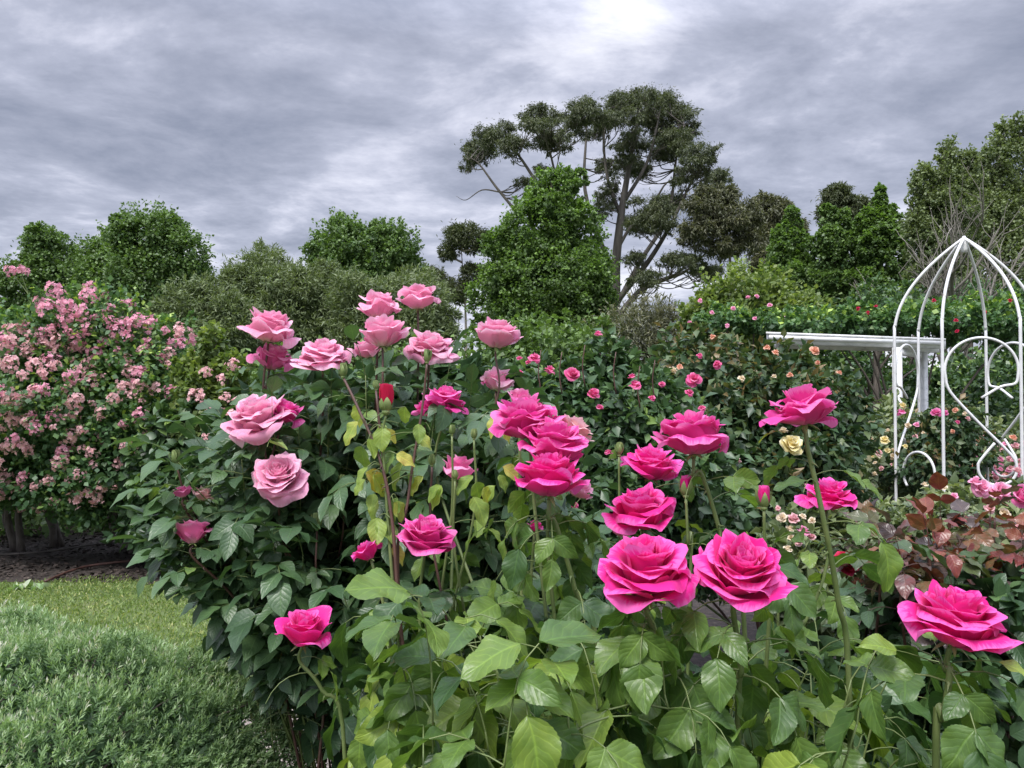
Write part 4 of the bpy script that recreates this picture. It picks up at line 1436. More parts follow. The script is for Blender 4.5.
# hoses and stick on the mulch, weeds at the lawn edge
def small_ground_things():
    m = MB()
    m.tube([at(45, 589, 6.3) * (1, 1, 0) + (0, 0, .03), at(80, 578, 6.8) * (1, 1, 0) + (0, 0, .03), at(120, 570, 7.0) * (1, 1, 0) + (0, 0, .04), at(175, 560, 7.2) * (1, 1, 0) + (0, 0, .03)], 0.011, 8, sm=5)
    tag(m.build('irrigation_pipe', M['cane_red'], base=at(45, 589, 6.3) * (1, 1, 0)), 'thin reddish brown irrigation pipe lying across the mulch', 'pipe')
    m = MB()
    m.tube([at(-40, 570, 7.3) * (1, 1, 0) + (0, 0, .03), at(40, 566, 7.5) * (1, 1, 0) + (0, 0, .03), at(110, 552, 8.0) * (1, 1, 0) + (0, 0, .03), at(190, 548, 8.2) * (1, 1, 0) + (0, 0, .03)], 0.010, 8, sm=5)
    tag(m.build('drip_hose', M['bark_dark'], base=at(-40, 570, 7.3) * (1, 1, 0)), 'black drip hose lying in the shade under the climbing rose', 'hose')
    rng = np.random.default_rng(8)
    for i, (px, py, lab) in enumerate(((20, 594, 'small grey-green weed sprouting at the lawn edge near left border'), (42, 593, 'small pale weed beside the end of the brown pipe'))):
        b = at(px, py, 6.15) * (1, 1, 0)
        t = empty('weed', b, lab, 'weed', 'weeds at the lawn edge')
        P, Fd = [], []
        for k in range(16):
            P.append(b + rng.normal(0, 0.02, 3) * (1, 1, 0) + (0, 0, 0.01))
            Fd.append(unit((rng.normal(), rng.normal(), rng.uniform(0.4, 1.6))))
        leaves_obj('foliage', np.array(P), frames(np.array(Fd), rng.normal(0, 1, (16, 3))), rng.uniform(.035, .08, 16), rng.uniform(.6, 1, 16), T_MID, rng, M['leaf_grey'], t)


small_ground_things()


# ------------------------------------------------------------------ grey-green mound at lower left
def mound():
    rng = np.random.default_rng(61)
    C = np.array((-1.66, 2.06, 0.0))
    rx, ry, H = 1.10, 0.98, 0.79
    t = empty('clipped_shrub', C, 'low rounded grey-green shrub of fine needle-like sprigs', 'shrub')
    n = 14500
    th = rng.uniform(0, 2 * np.pi, n)
    rho = rng.uniform(0, 1, n) ** 0.5
    rho[: n // 3] = rng.uniform(0.8, 1.0, n // 3)
    # lobed outline
    lob = 1 + 0.05 * np.sin(3 * th + 1) + 0.04 * np.sin(7 * th)
    X = C[0] + rx * rho * np.cos(th) * lob
    Y = C[1] + ry * rho * np.sin(th) * lob
    hh = H * np.sqrt(np.maximum(0, 1 - rho ** 4.6))
    bump = 0.045 * np.sin(X * 7 + 1) * np.sin(Y * 8) + 0.035 * np.sin(X * 15 + Y * 4) * np.cos(Y * 17 + 2)
    # sides: random heights down to the ground
    side = rho > 0.93
    hh = np.where(side, H * np.sqrt(np.maximum(0, 1 - rho ** 4.6)) * rng.uniform(0.3, 1.15, n), hh)
    Z = np.maximum(hh + bump * (~side), 0.03)
    nx = rho ** 3.5 * np.cos(th) * 1.6
    ny = rho ** 3.5 * np.sin(th) * 1.6
    out = unit(np.stack([nx, ny, np.maximum(1 - rho ** 4, 0.22)], -1) + rng.normal(0, 0.30, (n, 3)) + (0, 0, 0.25))
    Ls = rng.uniform(0.035, 0.068, n)
    # each sprig: slim leaves in whorls along a short shoot
    PP, DD, SS, TT = [], [], [], []
    base = np.stack([X, Y, Z], -1) - out * 0.05
    ct = rng.normal(0, 0.10, n) + 0.10 * np.sin(X * 6) * np.sin(Y * 5 + 1)
    for k in range(19):
        f = 0.10 + 0.90 * k / 18.0
        az = k * 2.4
        a = unit(np.cross(out, np.array((0.2, 0.4, 0.9))))
        b = np.cross(out, a)
        o = math.cos(az) * a + math.sin(az) * b
        PP.append(base + out * (Ls * f)[:, None])
        DD.append(unit(o * (1.1 - 0.75 * f) + out * (0.45 + 0.55 * f) + rng.normal(0, 0.12, (n, 3))))
        SS.append(Ls * rng.uniform(0.26, 0.40, n) * (1.05 - 0.35 * f))
        TT.append(np.clip(0.20 + 0.62 * f + ct + rng.normal(0, 0.06, n), 0, 1))
    P, D_, S_, T_ = np.vstack(PP), np.vstack(DD), np.concatenate(SS), np.concatenate(TT)
    leaves_obj('foliage', P, frames(D_, rng.normal(0, 1, P.shape)), S_, T_, [_quadleaf(0.11, 0.05)], rng, M['leaf_grey'], t, smooth=False)
    # dense inner twigs keep the middle closed
    m = MB()
    for i in range(160):
        e = base[int(rng.integers(0, n))]
        s = C + rng.normal(0, 0.25, 3) * (1, 1, 0)
        m.tube([s, s * .5 + e * .5 + (0, 0, .05), e], [0.008, 0.003], 4, sm=3)
    m.build('stems', M['bark'], t)
    n2 = 26000
    th = rng.uniform(0, 2 * np.pi, n2)
    rh = rng.uniform(0, 0.97, n2) ** 0.5
    zz = H * np.sqrt(np.maximum(0, 1 - rh ** 4.6)) * rng.uniform(0.50, 0.86, n2)
    P = np.stack([C[0] + rx * rh * np.cos(th), C[1] + ry * rh * np.sin(th), zz], -1)
    leaves_obj('inner_foliage', P, frames(rng.normal(0, 1, (n2, 3)), rng.normal(0, 1, (n2, 3))), rng.uniform(.03, .055, n2), rng.uniform(0, .2, n2), [_quadleaf(0.2, 0.05)], rng, M['leaf_grey'], t, smooth=False)


mound()


# ------------------------------------------------------------------ rose bushes in the middle distance
def mid_bush(label, seed, blobs, n, leaf, mat, stems=12, name='rose_bush', kw=None, group=None, templates=T_QUAD, rd=0.8):
    rng = np.random.default_rng(seed)
    b = [pxblob(*x) for x in blobs]
    b = [(x[0], x[1], x[2], x[3], min(x[3], rd), x[5]) for x in b]
    c = np.mean([x[:2] for x in b], axis=0)
    t = empty(name, (c[0], c[1], 0), label, 'rose', group)
    crown(t, 'foliage', rng, b, n, leaf, mat, templates, **(kw or dict(clumps=90, cfrac=0.2, shell=0.7, fill=0.35, droop=0.25, young=0.35)))
    for i in range(stems):
        x = b[int(rng.integers(0, len(b)))]
        e = np.array(x[:3]) + unit(rng.normal(0, 1, 3) + (0, -.3, .6)) * np.array(x[3:]) * 0.95
        s = np.array((c[0] + rng.normal(0, 0.1), c[1] + rng.normal(0, 0.1), 0.0))
        m = MB()
        m.tube([s, s * .6 + e * .4 + (0, 0, .15 * e[2]), e], [0.011, 0.004], 6, sm=5)
        m.build('cane', M['cane_red'] if i % 2 else M['cane_green'], t)
    return t, rng


GM = 'rose bushes in the middle of the garden'
t, rng = mid_bush('dense dark-leaved rose bush dotted with small coral pink roses', 71, [(560, 420, 50, 45, 3.3), (610, 420, 60, 55, 3.3), (560, 480, 60, 60, 3.1), (640, 470, 60, 70, 3.2), (600, 540, 80, 70, 3.2), (525, 400, 30, 40, 3.4), (606, 365, 16, 32, 3.3), (665, 420, 40, 40, 3.4), (690, 500, 50, 60, 3.3)], 21000, 0.052, M['leaf_small'], group=GM, templates=T_LOW)
for px, py, w in ((535, 357, 13), (550, 369, 13), (573, 374, 16), (598, 333, 9), (594, 393, 14), (635, 384, 14), (632, 376, 8), (694, 378, 17), (690, 392, 9), (600, 407, 8), (652, 398, 8), (608, 452, 8), (582, 424, 7), (520, 372, 8), (528, 362, 6), (575, 505, 8), (702, 408, 8), (700, 355, 7), (662, 384, 7), (519, 358, 6)):
    bloom_small(t, px, py, w * 0.95, 2.75, 'coral', rng)
for px, py in ((541, 350), (562, 352), (585, 345), (616, 352), (640, 366), (655, 360)):
    m = MB()
    e = at(px, py, 2.95)
    m.tube([e - (0, 0, .16), e - (0.01, 0, .08), e], [0.003, 0.002], 5, sm=3)
    m.build('cane', M['cane_red'], t)
t, rng = mid_bush('large dark bush with bronze tips and apricot and yellow roses left of the pergola posts', 72, [(700, 390, 60, 50, 4.3), (760, 408, 62, 48, 4.2), (818, 408, 48, 45, 4.3), (720, 450, 70, 60, 4.1), (790, 450, 60, 60, 4.1), (760, 510, 90, 60, 4.1), (690, 540, 60, 50, 4.2), (840, 430, 26, 40, 4.4), (830, 500, 40, 50, 4.3)], 26000, 0.055, M['leaf_bronze_small'], group=GM, templates=T_LOW, kw=dict(clumps=90, cfrac=0.2, shell=0.72, fill=0.35, droop=0.25, young=0.5))
for px, py, w, col in ((792, 443, 20, 'yellow'), (783, 430, 8, 'cream'), (815, 350, 9, 'apricot'), (776, 352, 7, 'apricot'), (767, 347, 6, 'apricot'), (717, 364, 8, 'coral'), (680, 366, 6, 'apricot'), (790, 374, 6, 'apricot'), (712, 336, 6, 'apricot'), (673, 370, 8, 'cream'), (742, 378, 7, 'cream'), (734, 460, 11, 'blush'), (728, 455, 8, 'light'), (774, 376, 5, 'cream'), (818, 362, 5, 'apricot'), (840, 372, 5, 'apricot')):
    bloom_small(t, px, py, w * 1.1, 3.5, col, rng, None if w < 12 else 'yellow rose with paler outer petals' if col == 'yellow' else None)

KO = dict(clumps=70, cfrac=0.24, shell=0.6, fill=0.4, droop=0.2, young=0.6)
t, rng = mid_bush('open rose bush with pale yellow roses behind the left arbor posts', 73, [(890, 440, 40, 34, 5.6), (915, 460, 36, 30, 5.4), (880, 480, 44, 34, 5.2), (860, 450, 26, 26, 5.6)], 5200, 0.055, M['leaf_pale'], group=GM, templates=T_LOW, kw=KO)
for px, py, w, col in ((885, 439, 10, 'yellow'), (903, 405, 8, 'yellow'), (870, 438, 7, 'cream'), (862, 447, 6, 'cream'), (879, 452, 7, 'blush'), (894, 450, 6, 'cream'), (860, 464, 5, 'yellow'), (901, 412, 9, 'mid'), (872, 449, 6, 'cream'), (888, 430, 5, 'cream'), (908, 425, 6, 'cream'), (915, 436, 6, 'blush')):
    bloom_small(t, px, py, w, 4.9, col, rng)
for i in range(22):
    bloom_small(t, rng.uniform(855, 925), rng.uniform(428, 478), rng.uniform(4, 6.5), 4.9, ('cream', 'cream', 'blush', 'yellow')[int(rng.integers(0, 4))], rng)
t, rng = mid_bush('thorny mauve-flowered rose with pinkish buds standing inside the arbor', 74, [(938, 440, 30, 28, 5.0), (952, 420, 22, 20, 5.0), (925, 470, 34, 24, 4.9), (965, 450, 26, 26, 5.0)], 3600, 0.050, M['leaf_bronze_small'], group=GM, templates=T_LOW, kw=KO)
for px, py, w, col in ((936, 412, 10, 'mid'), (944, 413, 8, 'mid'), (955, 410, 6, 'apricot'), (958, 422, 5, 'coral'), (917, 424, 6, 'light'), (965, 413, 5, 'cream'), (953, 431, 5, 'apricot'), (948, 404, 4, 'sepal'), (968, 418, 5, 'blush')):
    if col == 'sepal':
        continue
    bloom_small(t, px, py, w, 4.6, col, rng)
t, rng = mid_bush('rose bush crowded with peach pink clusters at the right behind the arbor', 75, [(1000, 450, 36, 30, 6.0), (1035, 450, 36, 34, 6.0), (985, 470, 36, 28, 5.8), (1025, 490, 50, 30, 5.6)], 5200, 0.055, M['leaf_pale'], group=GM, templates=T_LOW, kw=KO)
for i in range(85):
    px, py = rng.uniform(975, 1060), rng.uniform(432, 478)
    bloom_small(t, px, py, rng.uniform(5, 8), 5.3 + rng.uniform(-.1, .1), ('apricot', 'blush', 'blush', 'light')[int(rng.integers(0, 4))], rng)
t, rng = mid_bush('low grey-leaved rose bush with round pale pink blooms below the arbor loops', 76, [(960, 526, 50, 28, 3.4), (1010, 530, 50, 34, 3.3), (920, 526, 40, 24, 3.5), (985, 545, 70, 34, 3.2), (890, 535, 40, 28, 3.4)], 6500, 0.050, M['leaf_pale'], group=GM, templates=T_LOW, kw=KO)
for px, py, w, col in ((982, 487, 20, 'light'), (1001, 491, 21, 'light'), (1022, 496, 24, 'mid'), (976, 480, 12, 'light'), (935, 478, 9, 'blush'), (943, 487, 8, 'cream'), (990, 508, 10, 'blush'), (1018, 470, 10, 'blush'), (1022, 530, 18, 'blush'), (1005, 512, 10, 'cream'), (925, 484, 7, 'cream'), (954, 496, 8, 'light'), (1020, 548, 10, 'cream')):
    bloom_small(t, px, py, w, 2.95, col, rng)
t, rng = mid_bush('loose rose bush with cream and pale pink buds behind the centre stems', 77, [(805, 540, 36, 30, 2.5), (790, 570, 40, 34, 2.4), (840, 560, 40, 34, 2.5), (830, 600, 60, 40, 2.3)], 2600, 0.046, M['leaf_pale'], group=GM, templates=T_LOW, kw=KO)
for px, py, w, col in ((782, 517, 10, 'cream'), (794, 518, 12, 'blush'), (804, 530, 13, 'light'), (790, 528, 8, 'cream'), (803, 516, 7, 'cream'), (788, 548, 9, 'cream'), (799, 541, 9, 'blush'), (812, 520, 7, 'cream'), (778, 508, 6, 'blush'), (791, 537, 7, 'cream'), (812, 536, 8, 'blush')):
    bloom_small(t, px, py, w, 2.25, col, rng)
bloom_small(t, 846, 562, 26, 1.9, 'crimson', rng, 'dark red rose half hidden by leaves')
# dark foliage filling the ground behind the front bush
t, rng = mid_bush('dark green bush of rounded leaves at lower right behind the lone pink rose', 78, [(985, 640, 60, 60, 1.75), (1030, 620, 50, 60, 1.8), (940, 700, 50, 60, 1.7), (1010, 720, 70, 60, 1.7), (890, 640, 40, 50, 1.9)], 1500, 0.048, M['leaf_dark'], group=GM, templates=T_MID, kw=dict(clumps=60, cfrac=0.25, shell=0.6, fill=0.4, droop=0.3, young=0.1), rd=0.3)


# ------------------------------------------------------------------ full-size roses
def bloom(parent, spec, seed, bush_base, cane_mat, foot=None, cane_r=0.0042):
    px, py, w, d, tx, ty, op, col, N = spec[:9]
    kw = spec[9] if len(spec) > 9 else {}
    rng = np.random.default_rng(seed)
    size = w * ppm(d) * 1.02
    me, zb = rose_mesh('bloom', M[col], seed, N, op, 13, 12, kw.get('ruf', 0.07), kw.get('big', 0.12))
    pos = at(px, py, d)
    ax = unit((tx, ty, 1.0))
    o = put('bloom', me, parent, pos, ax, size, rng.uniform(0, 6))
    if kw.get('label'):
        o['label'] = kw['label']
    link('calyx', calyx_mesh('calyx', zb + 0.01, 0.055, True, seed), o)
    tip = pos + ax * (zb - 0.05) * size
    path = None
    if kw.get('cane', True):
        if foot is None and kw.get('via'):
            foot = at(*kw['via'][0]) * (1, 1, 0)
        f = np.array(foot) if foot is not None else np.array((bush_base[0] + (tip[0] - bush_base[0]) * (0.14 if d > 1.7 else 0.35), bush_base[1] + (tip[1] - bush_base[1]) * 0.3, 0.0))
        if kw.get('via'):
            path = smooth_path(np.array([f] + [at(*v) for v in kw['via']] + [tip - ax * 0.03, tip]), 6)
        else:
            path = cane_path(f, tip, unit(ax + (0, 0, 0.8)), rng, 0.04)
        add_cane(parent, path, cane_r, cane_mat, True, rng)
    return o, path


def bud(parent, px, py, h, d, op, col, seed, foot, cane_mat, via=None, tilt=(0, 0), cane=True):
    rng = np.random.default_rng(seed)
    size = h * ppm(d)
    me = bud_mesh('bud', M['sepal'] if op == 0 else M[col], seed, op)
    ax = unit((tilt[0], tilt[1], 1))
    pos = at(px, py + h / 2, d)
    o = put('bud', me, parent, pos, ax, size, rng.uniform(0, 6))
    link('calyx', calyx_mesh('calyx', 0.10, 0.17, False, seed, 0.5 if col == 'crimson' else (0.85 if op > 0 else 1.0)), o)
    if not cane:
        return o, None
    tip = pos - ax * size * 0.06
    if via:
        path = smooth_path(np.array([np.array(foot)] + [at(*v) for v in via] + [tip]), 6)
    else:
        path = cane_path(foot, tip, ax, rng, 0.05)
    add_cane(parent, path, 0.0026, cane_mat, False, rng)
    return o, path


# ---- light pink bush, dark leaves, red canes
def pink_bush():
    rng = np.random.default_rng(81)
    base = at(345, HOR, 2.25)
    base[2] = 0
    t = empty('rose_bush', base, 'tall dark-leaved rose bush carrying large light pink roses on red canes', 'rose')
    bag, st = LeafBag(), MB()
    specs = [
        (270, 327, 48, 1.95, 0.1, 0.0, .55, 'light', 26), (273, 357, 38, 1.98, 0.3, -0.1, .25, 'mid', 20), (323, 354, 51, 1.9, 0.1, -0.35, .75, 'light', 34),
        (379, 306, 39, 2.0, 0.05, 0.0, .2, 'light', 24), (382, 332, 43, 1.92, -0.05, 0.05, .15, 'light', 24), (367, 349, 27, 2.0, -0.3, 0.05, .3, 'light', 20, {'cane': False}),
        (418, 297, 38, 2.05, 0.0, 0.0, .35, 'light', 24), (431, 346, 44, 2.0, 0.15, -0.3, .75, 'light', 34), (497, 334, 42, 2.0, 0.1, 0.0, .3, 'light', 26),
        (257, 415, 60, 1.8, -0.2, -0.35, .75, 'light', 32), (285, 412, 32, 1.84, 0.3, 0.0, .3, 'hot_mid', 18, {'label': 'deeper pink rose tucked behind a pale one'}), (279, 475, 50, 1.75, 0.15, -0.9, .6, 'light', 36),
        (193, 532, 32, 1.85, -0.1, 0.2, .1, 'mid', 18, {'via': [(345, 760, 2.15), (300, 690, 2.05), (236, 600, 1.9)]}), (182, 492, 17, 1.9, -0.3, 0.2, .2, 'mid', 14, {'via': [(350, 740, 2.2), (310, 660, 2.1), (222, 560, 1.95)]}), (203, 494, 20, 1.95, 0.3, 0.2, .3, 'blush', 14, {'cane': False}), (497, 380, 32, 2.05, 0.1, 0.2, .4, 'light', 20),
        (489, 379, 16, 2.1, -0.4, 0.2, .3, 'mid', 14, {'cane': False})]
    for i, s in enumerate(specs):
        o, path = bloom(t, s, 1000 + i, base, M['cane_red'], None, 0.0031)
        if path is not None:
            leaf_cane(bag, st, path, rng, 0.35, 0.92, 13, 0.115, 0.42, 0.45, 0.65)
    b, path = bud(t, 317, 521, 17, 1.8, 0, 'blush', 31, (base[0] - .1, base[1], 0), M['cane_red'])
    leaf_cane(bag, st, path, rng, 0.4, 0.88, 7, 0.10, 0.5, 0.7, 0.6)
    b, path = bud(t, 176, 457, 15, 1.9, 0, 'light', 32, (base[0] - .05, base[1], 0), M['cane_red'], via=[(330, 700, 2.15), (262, 600, 2.0), (195, 515, 1.92)], tilt=(-.1, 0))
    leaf_cane(bag, st, path, rng, 0.5, 0.9, 8, 0.10, 0.75, 0.6, 0.6)
    b, path = bud(t, 342, 480, 12, 1.9, 0, 'light', 33, (base[0], base[1], 0), M['cane_red'])
    leaf_cane(bag, st, path, rng, 0.4, 0.9, 7, 0.10, 0.45, 0.7, 0.6)
    # leafy side shoots fill the bush
    top = lambda px: np.interp(px, (175, 200, 230, 300, 360, 430, 500, 540, 590), (500, 455, 425, 380, 350, 355, 375, 420, 500))
    left = 1
    for i in range(900):
        if left > 330:
            break
        px, py, d = rng.uniform(180, 590), rng.uniform(350, 720), rng.uniform(1.75, 2.6)
        if py < top(px) + 12 or px < 205 + max(0, py - 570) * 0.85 or (px < 410 and py > 665):
            continue
        if px < 225 and rng.uniform() < 0.45:
            continue
        left += 1
        tip = at(px, py, d)
        s = np.array((base[0] + (tip[0] - base[0]) * 0.55, base[1] + (tip[1] - base[1]) * 0.4, max(0.02, tip[2] - rng.uniform(0.35, 0.7))))
        path = smooth_path(np.array([s, s * .5 + tip * .5 + rng.normal(0, .03, 3), tip]), 6)
        st.tube(path, [0.003, 0.0012], 5, sm=1)
        tip_leaf(bag, st, path, rng, 0.10, 0.5, 0.5, 2)
        leaf_cane(bag, st, path, rng, 0.35, 1.0, 6, 0.115, 0.38 if py > 430 else 0.5, 0.5, 0.9)
    for px, py, d in ((172, 540, 1.9), (178, 500, 1.95), (178, 462, 1.95), (192, 572, 1.9), (206, 560, 1.95), (214, 600, 1.95), (205, 525, 1.9), (186, 548, 2.0), (224, 620, 2.0), (226, 480, 2.0), (204, 450, 2.0), (188, 480, 1.9), (174, 560, 1.92), (232, 560, 1.95), (238, 640, 2.0), (190, 508, 1.95), (248, 450, 2.0), (215, 435, 2.0), (255, 610, 1.9), (268, 650, 1.9), (285, 672, 1.9)):
        tip = at(px, py, d)
        s = np.array((base[0] + (tip[0] - base[0]) * 0.30, base[1] + (tip[1] - base[1]) * 0.3, max(0.02, tip[2] - 0.5)))
        path = smooth_path(np.array([s, s * .45 + tip * .55 + (0, 0, 0.05), tip]), 6)
        st.tube(path, [0.003, 0.0012], 5, sm=1)
        tip_leaf(bag, st, path, rng, 0.10, 0.6, 0.45, 2)
        leaf_cane(bag, st, path, rng, 0.5, 1.0, 5, 0.105, 0.5, 0.5, 0.8)
    for i in range(4):
        p = at(rng.uniform(230, 480), 700, rng.uniform(2.0, 2.5))
        e = at(rng.uniform(220, 520), rng.uniform(430, 520), rng.uniform(2.0, 2.5))
        add_cane(t, cane_path(base + (p - base) * (0.4, 0.4, 0), e, (0, 0, 1), rng), 0.006, M['cane_red'], True, rng)
    bag.build('foliage', T_MID, rng, M['leaf_dark'], t, specs, lambda u, v: v > 600 and u + rng.normal(0, 14) < 200 + (v - 600) * 0.42 + max(0, v - 650) * 0.75)
    o = st.build('leaf_stalks', M['cane_green'], t)
    # a closed layer of older leaves deep inside the bush
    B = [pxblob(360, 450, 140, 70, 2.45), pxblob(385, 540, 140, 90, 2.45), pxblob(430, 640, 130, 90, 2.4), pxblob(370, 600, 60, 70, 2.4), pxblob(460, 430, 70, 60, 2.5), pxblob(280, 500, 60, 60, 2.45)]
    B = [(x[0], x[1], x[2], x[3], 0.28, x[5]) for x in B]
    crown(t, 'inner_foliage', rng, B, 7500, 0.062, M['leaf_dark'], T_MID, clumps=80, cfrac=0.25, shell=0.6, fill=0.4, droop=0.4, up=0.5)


pink_bush()


# ---- hot pink bush in front, green leaves
def hot_bush():
    rng = np.random.default_rng(91)
    base = np.array((0.16, 1.25, 0.0))
    t = empty('rose_bush', base, 'large front rose bush with hot pink roses on long green stems', 'rose')
    bag, st = LeafBag(), MB()
    young = LeafBag()
    specs = [
        (647, 568, 88, 1.00, -0.05, -0.22, .55, 'hot', 32, {'via': [(690, 760, 1.05), (672, 670, 1.03)], 'big': .08}),
        (742, 570, 82, 1.00, 0.05, -0.50, .42, 'hot', 32, {'via': [(738, 760, 1.06), (741, 670, 1.04)], 'big': .06}),
        (641, 509, 64, 1.32, -0.1, -0.2, .5, 'hot', 28), (652, 464, 54, 1.50, 0.15, -0.15, .45, 'hot', 26),
        (693, 434, 69, 1.30, 0.0, 0.1, .6, 'hot_mid', 26, {'via': [(745, 640, 1.32), (722, 540, 1.31), (702, 475, 1.3)]}),
        (803, 406, 70, 1.18, -0.08, 0.05, .62, 'hot_mid', 26, {'via': [(850, 720, 1.22), (838, 600, 1.2), (822, 512, 1.18), (811, 463, 1.18)], 'big': .35, 'label': 'tall hot pink rose with flared outer petals'}),
        (828, 495, 50, 1.55, 0.05, -0.1, .45, 'hot', 24),
        (526, 418, 66, 1.34, -0.15, -0.05, .5, 'hot_mid', 28), (555, 442, 64, 1.28, 0.1, -0.05, .45, 'hot_mid', 28),
        (549, 475, 68, 1.22, 0.0, 0.02, .4, 'hot', 28, {'via': [(600, 700, 1.25), (575, 590, 1.24), (556, 525, 1.23)]}), (579, 489, 28, 1.30, 0.4, 0.0, .4, 'light', 20, {'cane': False, 'label': 'paler fading rose behind a hot pink one'}),
        (574, 430, 40, 1.34, 0.5, 0.2, .5, 'blush', 20, {'cane': False, 'label': 'pale faded rose peeping out behind'}),
        (427, 536, 56, 1.38, 0.15, -0.2, .5, 'hot_mid', 28), (367, 551, 28, 1.42, -0.5, 0.1, .2, 'hot', 18),
        (446, 400, 42, 1.72, 0.15, 0.0, .45, 'hot_mid', 22), (426, 408, 26, 1.75, -0.4, 0.1, .45, 'hot_mid', 16, {'cane': False}), (458, 468, 36, 1.65, 0.1, 0.15, .2, 'mid', 14),
        (520, 398, 24, 1.45, 0.0, 0.1, .05, 'mid', 16), (623, 528, 28, 1.5, 0.0, 0.1, .3, 'light', 16, {'cane': False, 'label': 'small pale pink rose behind a hot pink one'}),
        (535, 526, 15, 1.45, 0.1, 0.1, .1, 'hot', 12),
        (304, 629, 50, 1.40, 0.15, -0.15, .2, 'hot', 18, {'via': [(345, 760, 1.42), (322, 690, 1.41)], 'big': .25}),
    ]
    for i, s in enumerate(specs):
        o, path = bloom(t, s, 2000 + i, base, M['cane_green'], None, 0.0036 if s[3] < 1.25 else 0.0032)
        if path is None:
            continue
        L = 0.135 if s[3] < 1.1 else 0.118
        if s[1] < 450 and s[0] > 600:
            leaf_cane(young, st, path, rng, 0.84, 0.94, 2, 0.05, 0.75, 0.3, 0.8, 0, 0.8)
            leaf_cane(bag, st, path, rng, 0.40, 0.70, 7, L * 0.85, 0.5, 0.6, 0.7, 1)
        else:
            leaf_cane(bag, st, path, rng, 0.42, 0.85, 8 if s[0] > 320 else 3, L, 0.52, 1.2, 0.65, 1)
    # buds
    for (px, py, h, d, op, col, foot, via) in (
            (764, 497, 24, 1.15, 0.12, 'hot', (0.30, 1.2, 0), [(768, 640, 1.17), (765, 560, 1.16)]), (686, 486, 22, 1.3, 0.25, 'hot', (0.25, 1.3, 0), [(690, 600, 1.31), (688, 545, 1.3)]),
            (619, 449, 14, 1.5, 0, 'blush', (0.2, 1.4, 0), None), (386, 398, 30, 1.45, 0.14, 'crimson', (-0.1, 1.4, 0), [(398, 640, 1.42), (388, 520, 1.44), (383, 440, 1.45)]),
            (452, 430, 11, 1.5, 0, 'blush', (0.0, 1.4, 0), None), (474, 434, 11, 1.5, 0, 'blush', (0.0, 1.4, 0), None), (343, 370, 15, 1.5, 0, 'blush', None, None),
            (427, 356, 14, 1.5, 0, 'blush', (-0.1, 1.4, 0), [(400, 620, 1.44), (408, 500, 1.46), (422, 410, 1.5)]), (376, 385, 10, 1.5, 0, 'blush', (-0.1, 1.4, 0), [(398, 620, 1.45), (385, 480, 1.48)]), (432, 460, 12, 1.5, 0, 'blush', (0, 1.4, 0), None), (455, 475, 11, 1.48, 0, 'blush', (0.02, 1.4, 0), None)):
        o, path = bud(t, px, py, h, d, op, col, int(px), foot, M['cane_red'] if px < 440 and h < 20 else M['cane_green'], via, cane=foot is not None)
        if px > 480:
            leaf_cane(bag, st, path, rng, 0.6, 0.85, 3, 0.09, 0.6, 0.9, 0.7)
    # the thin yellowing shoot
    yel = LeafBag()
    ysh = smooth_path(np.array([np.array((-0.08, 1.38, 0.0)), at(420, 760, 1.38), at(402, 640, 1.40), at(392, 520, 1.43), at(380, 460, 1.45), at(358, 408, 1.48), at(344, 379, 1.5)]), 8)
    add_cane(t, ysh, 0.0030, M['cane_red'], True, rng)
    for px, py, n in ((352, 420, 2), (366, 470, 3), (386, 430, 3), (400, 455, 3), (378, 492, 2), (395, 500, 2), (365, 440, 2), (412, 430, 2), (360, 480, 1), (382, 520, 2), (420, 470, 2), (388, 545, 1), (405, 415, 1), (500, 420, 2), (495, 490, 2), (478, 480, 2), (505, 465, 2), (470, 500, 1), (440, 490, 2)):
        for k in range(n):
            p = at(px + rng.normal(0, 4), py + rng.normal(0, 5), 1.45 + rng.normal(0, .02))
            az = rng.uniform(0, 6.28)
            d = unit((math.cos(az) * .6, math.sin(az) * .4, -0.75 + rng.normal(0, .3)))
            yel.add(p, d, unit((math.cos(az), -0.8, 0.5)), rng.uniform(0.035, 0.058), float(np.clip(rng.normal(0.42, 0.24), 0, 1)))
            q = ysh[int(np.argmin(np.linalg.norm(ysh - p, axis=1)))]
            if np.linalg.norm(q - p) < 0.09:
                st.tube([q, q * .5 + p * .5 + (0, 0, .01), p], [0.001, 0.0007], 4, sm=3, cap=False)
    # leafy shoots closing the front
    top = lambda px: np.interp(px, (320, 350, 400, 470, 540, 600, 700, 790, 860, 930), (700, 655, 610, 600, 600, 640, 645, 625, 630, 710))
    n = 0
    for i in range(3000):
        if n > 150:
            break
        px, py, d = rng.uniform(352, 925), rng.uniform(560, 860), rng.uniform(0.86, 1.65)
        if n < 34:
            px, py, d = rng.uniform(385, 620), rng.uniform(590, 720), rng.uniform(1.3, 1.7)
            n += 0
        if px < 385 and (d < 1.2 or py > 720):
            continue
        if py < top(px) + 18 + (30 if d < 1.05 else 0):
            continue
        # keep the lowest right corner and the blooms' stems open
        if d < 1.0 and rng.uniform() < 0.45:
            continue
        n += 1
        tip = at(px, py, d)
        s = np.array((base[0] + (tip[0] - base[0]) * 0.75, base[1] + (tip[1] - base[1]) * 0.7, max(0.02, tip[2] - rng.uniform(0.3, 0.5))))
        path = smooth_path(np.array([s, s * .5 + tip * .5 + rng.normal(0, .02, 3), tip]), 6)
        st.tube(path, [0.0028, 0.0012], 6, sm=1)
        tip_leaf(bag, st, path, rng, 0.115, rng.uniform(0.25, 0.78), 1.0)
        leaf_cane(bag, st, path, rng, 0.35, 1.0, 5, 0.145, rng.uniform(0.12, 0.84), 1.2, 0.85, 1)
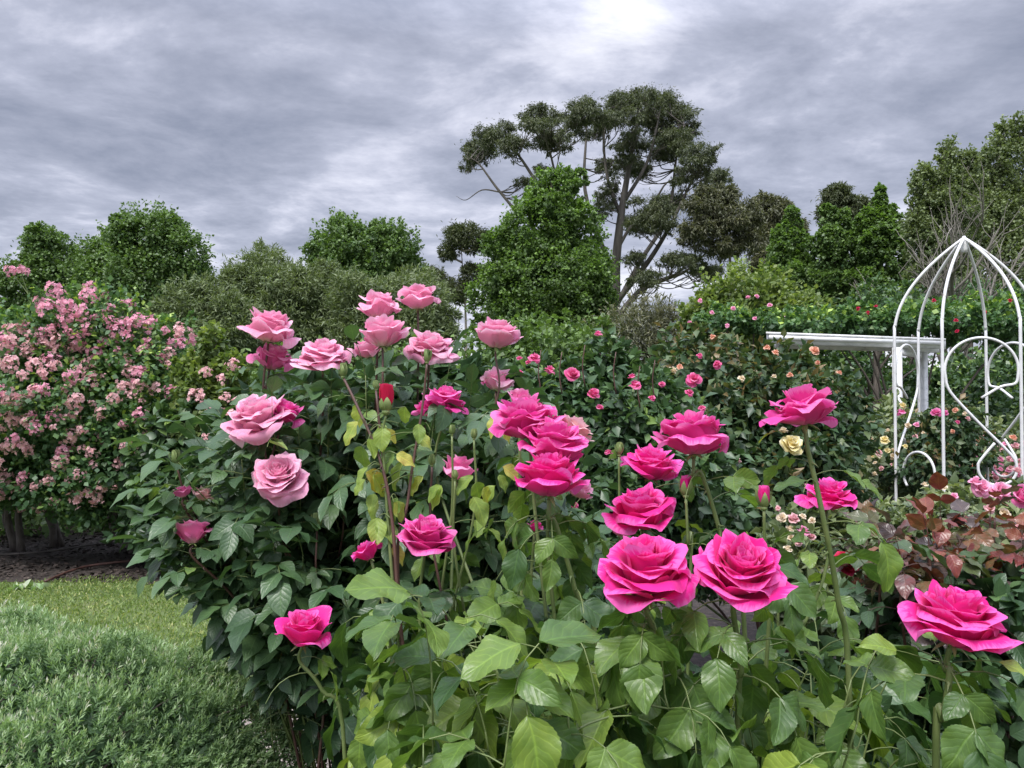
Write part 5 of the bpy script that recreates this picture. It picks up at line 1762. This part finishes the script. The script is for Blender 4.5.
    bag.build('foliage', T_HI, rng, M['leaf_front'], t, [s for s in specs if s[0] not in (427, 367)] + [(956, 618, 90, 0.92), (764, 503, 26, 1.15), (686, 492, 26, 1.3), (764, 530, 18, 1.15), (686, 520, 16, 1.3)], lambda u, v: v > 640 and u < 285 + (v - 640) * 0.22)
    young.build('young_leaves', T_HI, rng, M['leaf_front'], t, specs)
    o = yel.build('yellowing_leaves', T_HI, rng, M['leaf_yellow'], t)
    o['label'] = 'yellowing wilted leaves on a thin tall shoot'
    st.build('leaf_stalks', M['cane_green'], t)
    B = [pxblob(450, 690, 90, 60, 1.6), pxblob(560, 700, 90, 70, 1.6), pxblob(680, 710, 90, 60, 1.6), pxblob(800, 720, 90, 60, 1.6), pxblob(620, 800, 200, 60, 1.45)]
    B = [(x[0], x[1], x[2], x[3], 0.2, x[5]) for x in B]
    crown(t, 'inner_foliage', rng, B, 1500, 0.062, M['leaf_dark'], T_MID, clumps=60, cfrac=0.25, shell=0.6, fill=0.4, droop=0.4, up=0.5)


hot_bush()


# ---- the separate stem at right
def right_rose():
    rng = np.random.default_rng(95)
    foot = at(935, HOR, 0.98)
    foot[2] = 0
    t = empty('rose_bush', foot, 'single hot pink rose on its own stem at the lower right', 'rose')
    bag, st = LeafBag(), MB()
    o, path = bloom(t, (956, 618, 86, 0.92, 0.12, -0.16, .5, 'hot', 30, {'via': [(936, 790, 0.95), (944, 720, 0.93), (950, 670, 0.92)], 'big': .06}), 3001, foot, M['cane_green'], foot, 0.0036)
    leaf_cane(bag, st, path, rng, 0.78, 0.90, 3, 0.07, 0.85, 0.2, 0.8, 0)
    leaf_cane(bag, st, path, rng, 0.45, 0.76, 6, 0.11, 0.5, 0.9, 0.8)
    bag.build('foliage', T_HI, rng, M['leaf_front'], t, [(956, 618, 90, 0.92)])
    st.build('leaf_stalks', M['cane_green'], t)


right_rose()


# ---- bronze-leaved rose
def bronze_bush():
    rng = np.random.default_rng(97)
    base = at(950, HOR, 1.95)
    base[2] = 0
    t = empty('rose_bush', base, 'flowerless rose bush with glossy bronze and purple young leaves on red stems', 'rose')
    bag, st = LeafBag(), MB()
    gbag = LeafBag()
    for i in range(34):
        px, py, d = rng.uniform(860, 1060), rng.uniform(536, 612), rng.uniform(1.7, 2.3)
        if i < 3:
            py = rng.uniform(500, 520)
        tip = at(px, py, d)
        path = cane_path((base[0] + (tip[0] - base[0]) * .4, base[1] + rng.normal(0, .08), 0), tip, (0, 0, 1), rng, 0.03)
        if i < 24:
            add_cane(t, path, 0.0032, M['cane_red'], True, rng)
        else:
            st.tube(path, [0.004, 0.0012], 6, sm=1)
        tip_leaf(bag, st, path, rng, 0.08, rng.uniform(0.1, 0.7), 0.4)
        leaf_cane(bag, st, path, rng, 0.80, 1.0, 4, 0.100, rng.uniform(0.1, 0.95), 0.5, 0.9)
        leaf_cane(gbag, st, path, rng, 0.5, 0.78, 5, 0.105, 0.35, 0.8, 0.9)
    bag.build('young_leaves', T_HI, rng, M['leaf_bronze'], t)
    gbag.build('foliage', T_MID, rng, M['leaf_dark'], t)
    st.build('leaf_stalks', M['cane_red'], t)


bronze_bush()
